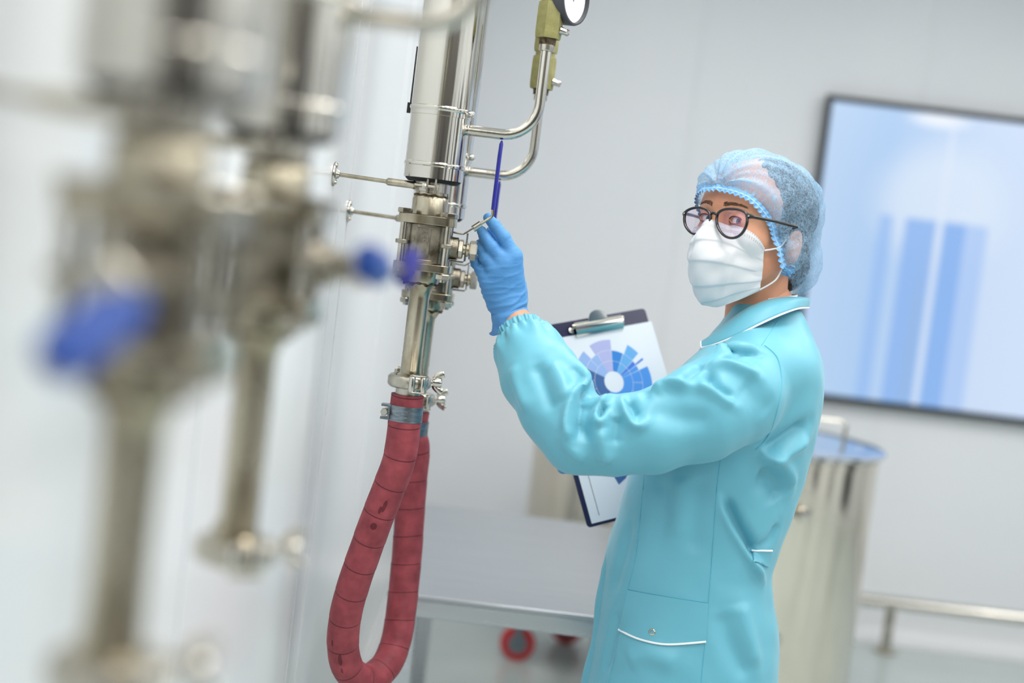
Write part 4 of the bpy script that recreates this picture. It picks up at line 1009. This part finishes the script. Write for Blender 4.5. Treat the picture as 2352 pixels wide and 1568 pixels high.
slr = [.066, .082, .080, .067, .064, .070, .066, .0655, .056, .041]
sl2 = [SHr + (0, -.02, 0), A(1690, 985, 2.84), ELr, A(1560, 1060, 2.93), A(1460, 1036, 2.94)]; sr2 = [.070, .064, .058, .052, .042]
notch = [([A(1390, 890, 2.45), A(1372, 892, 2.38), A(1345, 902, 2.335), A(1324, 938, 2.317)], (.016, .014, .009, .004)),
         ([A(1420, 893, 2.38), A(1408, 915, 2.325), A(1404, 945, 2.312)], (.010, .007, .003)),
         ([A(1484, 900, 2.36), A(1478, 918, 2.318), A(1470, 945, 2.309)], (.008, .006, .003)),
         ([A(1655, 806, 2.44), A(1700, 806, 2.40), A(1745, 812, 2.395)], (.004, .006, .002))]
def coat_fn(X, Y, Z):
    d = torso_fn(X, Y, Z)
    sh = cap_(X, Y, Z, A(1742, 832, 2.49), A(1742, 832, 2.72), .058, .058)
    d = smin(d, sh, .05)
    d = smin(d, chain(X, Y, Z, sl2, sr2, .025), .02)
    s = chain(X, Y, Z, slv, slr, .022)
    near = np.clip((X - A(1560, 950, 2.42)[0]) / .12, 0, 1)        # blend into the torso only near the armhole
    s = smin(s, cap_(X, Y, Z, A(1285, 835, 2.44), A(1336, 866, 2.385), .030, .017), .012)
    for P_, R_n in notch: s = smax(s, -chain(X, Y, Z, P_, R_n, .004), .007)
    return smin(d, s, .004 + .016 * near)
h_ = .0042
cvx, cfx = mesh_sdf(coat_fn, (-.06, 2.24, .585), (.62, 3.02, 1.475), h_)
wc = nrm(slv[-1] - slv[-2]); tcut = (cvx - slv[-1]) @ wc
# flat cuff end: squash the rounded sleeve end
near_c = np.linalg.norm(cvx - slv[-1], axis=1) < .075
over = np.where(near_c, np.maximum(tcut - .010, 0), 0); cvx = cvx - wc * (over * .85)[:, None]
tree0 = bvh(cvx, cfx)
Nx = vnormals(cvx, cfx); disp = np.zeros(len(cvx))
def fold(px, amp, w_, sharp=1.0, n=5):
    """ridge (amp>0) or furrow (amp<0) along a pixel polyline laid on the coat, fading at both ends"""
    global disp
    P = soften(drape(tree0, px, 0, n), 2); m_ = len(P); best = np.full(len(cvx), 1e9); tp = np.zeros(len(cvx))
    lo, hi = P.min(0) - 4 * w_, P.max(0) + 4 * w_; sel = np.where(((cvx > lo) & (cvx < hi)).all(1))[0]; V = cvx[sel]; bb = np.full(len(sel), 1e9); tt = np.zeros(len(sel))
    for i in range(m_ - 1):
        a, d = P[i], P[i + 1] - P[i]; t = np.clip(((V - a) @ d) / (d @ d + 1e-12), 0, 1); q = np.linalg.norm(V - a - t[:, None] * d, axis=1)
        c = q < bb; bb[c] = q[c]; tt[c] = (i + t[c]) / (m_ - 1)
    env = np.clip(np.minimum(tt, 1 - tt) / .22, 0, 1); env = env * env * (3 - 2 * env)
    disp[sel] += 2.2 * amp * (.25 + .75 * env) * np.exp(-(bb / w_) ** (2 * sharp))
# elbow bunching
fold([(1353, 878), (1336, 886), (1312, 925), (1303, 970), (1308, 992), (1320, 1008)], .0075, .0085)
fold([(1352, 893), (1340, 908), (1328, 945), (1326, 985), (1322, 1018)], -.009, .009, .8)
fold([(1394, 908), (1384, 922), (1372, 939), (1367, 959), (1375, 972), (1385, 960), (1392, 932)], .0065, .0065)
fold([(1390, 925), (1381, 945), (1378, 960)], -.010, .005, .8)
fold([(1362, 915), (1349, 942), (1344, 985), (1352, 1022)], -.007, .010, .8)
fold([(1380, 980), (1380, 1015), (1388, 1045), (1402, 1062)], .0055, .013)
fold([(1420, 955), (1416, 985), (1412, 1025)], -.005, .011, .8)
fold([(1426, 910), (1436, 948), (1450, 973), (1468, 980), (1490, 965)], .0062, .0075)
fold([(1444, 918), (1452, 936), (1462, 955)], -.0065, .007, .8)
fold([(1500, 905), (1520, 893), (1552, 884), (1590, 890)], .009, .010)
fold([(1490, 935), (1560, 960), (1640, 968)], -.004, .020)
fold([(1290, 990), (1310, 1030), (1345, 1060)], .004, .012)
fold([(1262, 830), (1290, 875), (1300, 925)], .005, .014); fold([(1230, 830), (1250, 890), (1272, 945)], -.005, .014)
fold([(1180, 835), (1190, 890), (1220, 945)], .004, .012); fold([(1315, 835), (1330, 860), (1342, 880)], -.004, .012)
# sleeve head and shoulder creases
fold([(1640, 806), (1690, 797), (1748, 808)], .005, .010); fold([(1650, 826), (1700, 812), (1752, 814)], -.006, .007, .7)
fold([(1616, 850), (1660, 836), (1712, 850), (1745, 868)], .006, .010); fold([(1626, 852), (1650, 890), (1688, 918)], -.0075, .009, .9)
fold([(1598, 884), (1640, 900), (1690, 930)], .006, .011); fold([(1560, 870), (1590, 850), (1615, 832)], -.006, .010)
fold([(1700, 880), (1740, 915), (1770, 950)], -.003, .02)
# back and flank
fold([(1752, 1040), (1800, 1008), (1858, 968)], -.008, .013); fold([(1760, 1058), (1805, 1040), (1858, 1004)], .006, .013)
fold([(1738, 1036), (1780, 1056), (1812, 1088), (1818, 1130)], .007, .013); fold([(1740, 1085), (1782, 1110), (1796, 1150)], -.009, .026)
fold([(1652, 1142), (1672, 1195), (1706, 1252), (1730, 1292), (1752, 1336)], .0085, .009); fold([(1664, 1140), (1686, 1195), (1718, 1248), (1742, 1285)], -.011, .012)
fold([(1790, 1200), (1770, 1240), (1740, 1262)], -.005, .010)
fold([(1560, 1090), (1565, 1160), (1560, 1240)], .003, .018); fold([(1520, 1090), (1522, 1170), (1510, 1260)], -.003, .018); fold([(1610, 1090), (1600, 1180), (1590, 1280)], -.003, .018)
fold([(1700, 1380), (1712, 1450), (1740, 1540)], .005, .018); fold([(1660, 1400), (1680, 1480), (1720, 1560)], -.004, .018); fold([(1450, 1190), (1430, 1280), (1405, 1360)], -.003, .016)
fold([(1440, 1520), (1490, 1500), (1560, 1530)], .005, .02); fold([(1420, 1400), (1405, 1470), (1385, 1550)], -.004, .014)
# gathers at the elastic cuff
ax_ = wc; fx, fy, _ = frame(ax_); q = cvx - slv[-1]; along = q @ ax_; ang = np.arctan2(q @ fy, q @ fx); rr_ = np.linalg.norm(q - along[:, None] * ax_, axis=1)
env = np.exp(-((along + .012) / .016) ** 2) * (rr_ < .075) * (along > -.06) * (along < .04)
env2 = np.exp(-((along + .030) / .022) ** 2) * (rr_ < .08) * (along > -.09) * (along < .02)
disp += env * (.0026 * np.sin(ang * 26 + 2 * np.sin(ang * 3)) + .0012 * np.sin(ang * 43)) + env2 * .0028 * np.sin(ang * 11 + 1.3 * np.sin(ang * 2 + 1))
disp += .0009 * np.sin(cvx[:, 0] * 55 + cvx[:, 2] * 35 + 2 * np.sin(cvx[:, 1] * 40)) * np.sin(cvx[:, 2] * 48 + 1.7 * np.sin(cvx[:, 0] * 31))
cvx = cvx + Nx * disp[:, None]
cvx = smooth_mesh(cvx, cfx, .3, 1)
kfc = ~((along[cfx] > -.012).all(1) & (rr_[cfx] < .075).all(1) & (along[cfx] < .06).all(1)); cfx = cfx[kfc]
coat = mk('lab_coat', (cvx, [tuple(q) for q in cfx]), 'cloth', PS, smooth=180)
tree = bvh(cvx, cfx)
cfv, nA = [], 220                                                  # gathered elastic cuff
for t, r0_, am in ((-.034, .0500, .0010), (-.026, .0465, .0024), (-.018, .0440, .0030), (-.011, .0425, .0026), (-.007, .0405, .0015), (-.004, .0418, .0022), (.002, .0425, .0028), (.008, .0425, .0030), (.0125, .0415, .0028), (.0125, .0395, .0026), (.006, .0375, .0016), (-.012, .0365, .001)):
    for a in np.linspace(0, 2 * np.pi, nA, endpoint=False):
        r2 = r0_ + am * (.75 + .25 * math.sin(5 * a + 1)) * (math.sin(a * 25 + 2.6 * math.sin(3 * a) + 1.2 * math.sin(7 * a) + 45 * t) * .6 + .4 * math.sin(a * 41 + 2 * math.sin(4 * a) - 60 * t))
        cfv.append(slv[-1] + ax_ * (t + .0008 * math.sin(a * 25)) + r2 * (math.cos(a) * fx + math.sin(a) * fy))
mk('cuff', (np.array(cfv), [(i * nA + j, i * nA + (j + 1) % nA, (i + 1) * nA + (j + 1) % nA, (i + 1) * nA + j) for i in range(11) for j in range(nA)]), 'cloth', coat, smooth=180)
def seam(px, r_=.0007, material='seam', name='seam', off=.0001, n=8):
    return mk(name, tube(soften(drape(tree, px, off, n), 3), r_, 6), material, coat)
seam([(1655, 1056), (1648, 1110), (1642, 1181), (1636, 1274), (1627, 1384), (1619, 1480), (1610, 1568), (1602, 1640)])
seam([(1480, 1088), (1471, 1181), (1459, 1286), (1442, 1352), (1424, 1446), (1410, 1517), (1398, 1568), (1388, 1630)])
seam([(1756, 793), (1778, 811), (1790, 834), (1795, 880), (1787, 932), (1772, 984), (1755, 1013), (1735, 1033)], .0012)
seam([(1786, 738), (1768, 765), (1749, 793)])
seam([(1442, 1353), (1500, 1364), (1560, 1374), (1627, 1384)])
# pocket flap: its own thin panel with white piping and a snap
def panel(quad_top, quad_bot, off, name, th=.0014, nu_=24, nv_=12, parent=None):
    a = spline(np.array([(p[0], p[1], 0) for p in quad_top], float), 10)[:, :2]; b_ = spline(np.array([(p[0], p[1], 0) for p in quad_bot], float), 10)[:, :2]
    sa = np.linspace(0, len(a) - 1, nu_); sb = np.linspace(0, len(b_) - 1, nu_); G_ = np.zeros((nv_, nu_, 3)); Nn_ = np.zeros_like(G_)
    for j in range(nu_):
        pa = np.array([np.interp(sa[j], np.arange(len(a)), a[:, k]) for k in (0, 1)]); pb = np.array([np.interp(sb[j], np.arange(len(b_)), b_[:, k]) for k in (0, 1)])
        for i in range(nv_):
            t = i / (nv_ - 1); l, n_ = hit(tree, *(pa * (1 - t) + pb * t)); n_ = n_ * (1 if n_ @ (CAM - l) > 0 else -1); G_[i, j] = l; Nn_[i, j] = n_
    for _ in range(14):
        G_[1:-1, 1:-1] = (G_[:-2, 1:-1] + G_[2:, 1:-1] + G_[1:-1, :-2] + G_[1:-1, 2:]) / 4
    out = G_ + Nn_ * off; inn = G_ - Nn_ * .002; V = np.concatenate([out.reshape(-1, 3), inn.reshape(-1, 3)]); n0 = nu_ * nv_; k = lambda i, j: i * nu_ + j
    F_ = [(k(i, j), k(i, j + 1), k(i + 1, j + 1), k(i + 1, j)) for i in range(nv_ - 1) for j in range(nu_ - 1)]
    rim_ = [k(0, j) for j in range(nu_)] + [k(i, nu_ - 1) for i in range(1, nv_)] + [k(nv_ - 1, j) for j in range(nu_ - 2, -1, -1)] + [k(i, 0) for i in range(nv_ - 2, 0, -1)]
    F_ += [tuple(n0 + x for x in f[::-1]) for f in F_] + [(rim_[x], n0 + rim_[x], n0 + rim_[(x + 1) % len(rim_)], rim_[(x + 1) % len(rim_)]) for x in range(len(rim_))]
    return mk(name, (V, F_), 'cloth', coat, smooth=60), out
flap, fo = panel([(1443, 1355), (1500, 1365), (1560, 1375), (1626, 1385)], [(1424, 1446), (1462, 1465), (1503, 1477), (1543, 1480), (1621, 1473)], .0026, 'pocket_flap')
mk('piping', tube(soften(fo[-1], 2), .0019, 8), 'piping', coat)
l, n_ = hit(tree, 1499, 1451); n_ = n_ * (1 if n_ @ (CAM - l) > 0 else -1)
mk('snap', lathe([(.0058, 0), (.0062, .0014), (.0050, .0024), (.0036, .0020), (.0034, .0002)], 20, l + n_ * .002, n_, caps=False), 'steel_sat', coat)
# half belt at the back waist
belt, bo2 = panel([(1727, 1264), (1748, 1265), (1770, 1263)], [(1729, 1288), (1747, 1296), (1764, 1300)], .0035, 'half_belt', nu_=16)
mk('piping', tube(soften(bo2[0], 1), .0019, 8), 'piping', coat)
# front edge of the coat: overlapping placket
pk = np.array([at(u, v, 2.585) for u, v in ((1404, 1238), (1391, 1290), (1380, 1350), (1372, 1420), (1360, 1490), (1343, 1568), (1329, 1640))])
MT['dark_cloth'] = MT['cloth']
pv, pf = [], []
for k, p in enumerate(spline(pk, 6)):
    w_ = .0075 * min(1, k / 8) + .0012 * math.sin(k * .5); pv += [p + (.040, -.03, 0), p + (.006 - w_, -.012, 0), p + (.004 - w_ * 1.3, .004, 0), p + (.03, .02, 0)]
npk = len(pv) // 4
for k in range(npk - 1):
    for j in range(3): pf.append((4 * k + j, 4 * k + j + 1, 4 * k + 4 + j + 1, 4 * k + 4 + j))
mk('placket', (np.array(pv), pf), 'cloth', coat, smooth=60)

# ---- collar (turned down, white piping) and the white shirt collar inside it
cc = at(1752, 735, 2.607)
def ring_at(base, ax_x, ax_y, a0, a1, n, zf_): return np.array([base + np.array([ax_x * math.cos(a), ax_y * math.sin(a), zf_(a)]) for a in np.linspace(a0, a1, n)])
ct_px = [(1842, 682, 2.607), (1805, 682, 2.552), (1762, 689, 2.532), (1716, 708, 2.527), (1676, 735, 2.533), (1642, 764, 2.548), (1620, 786, 2.562)]
co_px = [(1857, 706, 2.607), (1832, 708, 2.535), (1790, 723, 2.497), (1740, 746, 2.482), (1690, 771, 2.484), (1645, 789, 2.500), (1611, 798, 2.522)]
def both(px):
    P = spline(np.array([at(*p) for p in px]), 8); Q = P[1:].copy(); Q[:, 1] = 2 * 2.607 - Q[:, 1]; q_ = np.linspace(0, 1, len(Q)) ** 2; Q[:, 0] += .045 * q_; Q[:, 2] -= .004 * q_; return np.concatenate([P[::-1], Q])
Ct, Co = both(ct_px), both(co_px); na = len(Ct); nt = 10
ctr_ = (Ct.mean(0) + Co.mean(0)) / 2
CP = np.zeros((na, nt, 3))
for j, t in enumerate(np.linspace(0, 1, nt)):
    out_ = (Co - ctr_) * (1, 1, 0); out_ /= np.linalg.norm(out_, axis=1)[:, None]
    CP[:, j] = Ct * (1 - t) + Co * t + out_ * (.008 * math.sin(math.pi * t ** .7)) + np.array([0, 0, .005 * math.sin(math.pi * t)])
und_ = CP[:, :1] + np.array([0, 0, -.003]) - ((CP[:, :1] - ctr_) * np.array([.06, .06, 0])); stand = und_ + np.array([0, 0, -.055]) + (CP[:, :1] - ctr_) * np.array([.12, .12, 0])
CG = np.concatenate([stand, und_, CP], 1); nt2 = nt + 2
k = lambda i, j: i * nt2 + j
col_ = mk('collar', (CG.reshape(-1, 3), [(k(i, j), k(i, j + 1), k(i + 1, j + 1), k(i + 1, j)) for i in range(na - 1) for j in range(nt2 - 1)]), 'cloth', coat, smooth=180)
sm_ = col_.modifiers.new('thick', 'SOLIDIFY'); sm_.thickness = .0018; sm_.offset = 0
mk('piping', tube(CP[:, -1] + np.array([0, 0, -.0005]), .0019, 8), 'piping', coat)
mk('piping', tube(CP[0], .0019, 8), 'piping', coat)
SC = np.array([[cc + np.array([(.056 + .003 * t) * math.cos(a), (.056 + .003 * t) * math.sin(a), .012 + .042 * (1 - t) - .03 * (abs(a) / 2.6) ** 2]) for t in np.linspace(0, 1, 4)] for a in np.linspace(-2.5, 2.5, 48)])
k = lambda i, j: i * 4 + j
sc_ = mk('shirt_collar', (SC.reshape(-1, 3), [(k(i, j), k(i, j + 1), k(i + 1, j + 1), k(i + 1, j)) for i in range(47) for j in range(3)]), 'piping', PS, smooth=180)
sm_ = sc_.modifiers.new('thick', 'SOLIDIFY'); sm_.thickness = .0014
# left lapel, folded open below the collar tip
LPp = [(1618, 798), (1584, 826), (1552, 856), (1529, 881)]; LPq = [(1660, 800), (1632, 830), (1596, 862), (1540, 886)]
la = np.array([at(u, v, 2.51 + .005 * i) for i, (u, v) in enumerate(LPp)]); lb = np.array([hit(tree, u, v)[0] for u, v in LPq]); lb[:, 1] = np.clip(lb[:, 1], 2.45, 2.56)
la_, lb_ = spline(la, 6), spline(lb, 6); G_ = np.array([[p * (1 - t) + q_ * t + np.array([0, -.012 * math.sin(math.pi * t), .004 * math.sin(math.pi * t)]) for t in np.linspace(0, 1, 8)] for p, q_ in zip(la_, lb_)])
k = lambda i, j: i * 8 + j
lp = mk('lapel', (G_.reshape(-1, 3), [(k(i, j), k(i, j + 1), k(i + 1, j + 1), k(i + 1, j)) for i in range(len(G_) - 1) for j in range(7)]), 'cloth', coat, smooth=180)
sm_ = lp.modifiers.new('thick', 'SOLIDIFY'); sm_.thickness = .0018
mk('piping', tube(soften(la_[-5:], 1), .0016, 8), 'piping', coat)

# ------------------------------------------------------------------ gloves
Yk = 2.530
fing = {  # base knuckle, middle joint, end joint, tip  (pixel, pixel, depth) and radius
    'index': [(1180, 588, 2.525), (1158, 545, 2.521), (1137, 518, 2.526), (1121, 500, 2.532)],
    'middle': [(1160, 604, 2.520), (1130, 567, 2.519), (1114, 545, 2.526), (1106, 530, 2.534)],
    'ring': [(1140, 622, 2.522), (1116, 592, 2.524), (1106, 573, 2.532), (1102, 560, 2.540)],
    'little': [(1121, 646, 2.528), (1103, 618, 2.532), (1094, 604, 2.538), (1089, 594, 2.543)]}
frad = {'index': (.0125, .0115, .0105, .0088), 'middle': (.0125, .0117, .0105, .0088), 'ring': (.0122, .0112, .0102, .0086), 'little': (.0115, .0102, .0092, .0080)}
FP = {n: [at(*p) for p in v] for n, v in fing.items()}
thumb = [at(1192, 672, 2.560), at(1183, 610, 2.585), at(1150, 560, 2.585), at(1128, 530, 2.572)]
wr_a, wr_b = at(1166, 700, 2.545), at(1174, 735, 2.547)
def glove_fn(X, Y, Z):
    d = None
    for n in fing:
        c = chain(X, Y, Z, FP[n], frad[n], .003); d = c if d is None else smin(d, c, .0045)
    pal = None
    for n, w_ in (('index', at(1188, 690, 2.545)), ('middle', at(1172, 692, 2.540)), ('ring', at(1156, 694, 2.541)), ('little', at(1142, 694, 2.548))):
        c = cap_(X, Y, Z, FP[n][0], w_, .0155, .0165); pal = c if pal is None else smin(pal, c, .016)
    pal = smin(pal, ell(X, Y, Z, at(1152, 655, 2.546), (.030, .018, .036)), .02)
    d = smin(d, pal, .009)
    t = chain(X, Y, Z, thumb, (.016, .0125, .0115, .009), .004); d = smin(d, t, .010)
    d = smin(d, cap_(X, Y, Z, wr_a, wr_b, .030, .0315), .014)
    return d
gvx, gfx = mesh_sdf(glove_fn, np.minimum(at(1070, 480, 2.48), at(1230, 760, 2.48)) - .02, np.maximum(at(1070, 480, 2.64), at(1230, 760, 2.64)) + .02, .0022)
wax = nrm(wr_b - wr_a); al_ = (gvx - wr_b) @ wax
kf = al_[gfx].max(1) < .006; gfx = gfx[kf]
Ng = vnormals(gvx, gfx); T0 = gvx
# stretched-rubber creases across the back of the hand and the wrist
hx = nrm(FP['index'][0] - FP['little'][0]); hy = nrm((FP['middle'][0] - wr_a)); s1 = (gvx - wr_a) @ hy; s2 = (gvx - wr_a) @ hx
cre = np.zeros(len(gvx))
for s0, sl, a_, w_ in ((.000, .25, .0020, .0022), (.010, .35, .0016, .0020), (.020, .15, .0012, .0022), (.030, .30, .0014, .0022), (.041, -.05, .0011, .0022), (.050, .22, .0012, .002), (.060, .05, .0012, .0022), (.072, .1, .0016, .0022), (.078, .3, .0010, .0018)):
    cre += a_ * np.exp(-((s1 - s0 - sl * s2 - .002 * np.sin(s2 * 130 + s0 * 300)) / w_) ** 2)
jn = np.zeros(len(gvx))
for n in fing:
    for p in FP[n][1:3]:
        dd = np.linalg.norm(gvx - p, axis=1); dirn = nrm(FP[n][2] - FP[n][1]); jn += .0003 * np.exp(-(dd / .016) ** 4) * np.sin(((gvx - p) @ dirn) * 900)
gvx = gvx + Ng * (cre * np.clip(1.2 - np.abs(s2) / .06, .3, 1) + jn)[:, None]
glv = mk('glove', (gvx, [tuple(q) for q in gfx]), 'glove', PS, smooth=180)
# flared, wavy glove cuff
fx, fy, fz = frame(wax); GC = []; nA = 72
for t, rr_, ofs in ((-.020, .0325, 0), (-.010, .0340, .2), (-.002, .0335, .5), (.005, .0345, 1), (.010, .0365, 1.2), (.013, .0385, 1.4), (.0135, .0400, 1.5), (.0120, .0405, 1.5)):
    for a in np.linspace(0, 2 * math.pi, nA, endpoint=False):
        r2 = rr_ + .0016 * ofs * math.sin(5 * a + 1 + 30 * t) + .0008 * ofs * math.sin(11 * a)
        GC.append(wr_b + wax * (t + .003 * ofs * math.sin(2 * a + 2.2)) + r2 * (math.cos(a) * fx + math.sin(a) * fy))
GF = [(i * nA + j, i * nA + (j + 1) % nA, (i + 1) * nA + (j + 1) % nA, (i + 1) * nA + j) for i in range(7) for j in range(nA)]
gc_ = mk('glove_cuff', (np.array(GC), GF), 'glove', glv, smooth=180)
sm_ = gc_.modifiers.new('thick', 'SOLIDIFY'); sm_.thickness = .0008
# right hand: holds the clipboard by its left edge, fingers in front, thumb behind
xb_, yb_ = on_board(1300, 1036); e0 = C2(0, yb_)                    # point on the board's left edge
def rp(x, y, h): return C2(x, yb_ + y, h)
rf = {'index': [rp(.045, -.035, -.040), rp(.006, -.034, -.034), rp(-.020, -.032, -.012), rp(-.006, -.031, .014)],
      'middle': [rp(.045, -.014, -.043), rp(.002, -.012, -.037), rp(-.024, -.010, -.012), rp(-.008, -.009, .015)],
      'ring': [rp(.045, .007, -.043), rp(.004, .009, -.036), rp(-.022, .011, -.012), rp(-.007, .012, .015)],
      'little': [rp(.045, .027, -.040), rp(.010, .029, -.032), rp(-.012, .030, -.012), rp(-.002, .031, .013)]}
wrr = rp(.10, .0, -.055)
def glove2_fn(X, Y, Z):
    d = None
    for n in rf:
        c = chain(X, Y, Z, rf[n], (.012, .0112, .0102, .0086), .003); d = c if d is None else smin(d, c, .004)
        d = smin(d, cap_(X, Y, Z, rf[n][0], wrr, .015, .020), .010)
    d = smin(d, chain(X, Y, Z, [wrr + ey * -.015, rp(.075, -.050, -.040), rp(.055, -.062, -.018)], (.017, .0135, .010), .004), .01)
    d = smin(d, cap_(X, Y, Z, wrr, WRr, .027, .031), .014)
    return d
allp = np.array(sum(rf.values(), []) + [wrr, WRr]); g2v, g2f = mesh_sdf(glove2_fn, allp.min(0) - .05, allp.max(0) + .05, .0034)
mk('glove', (g2v, [tuple(q) for q in g2f]), 'glove', PS, smooth=180)
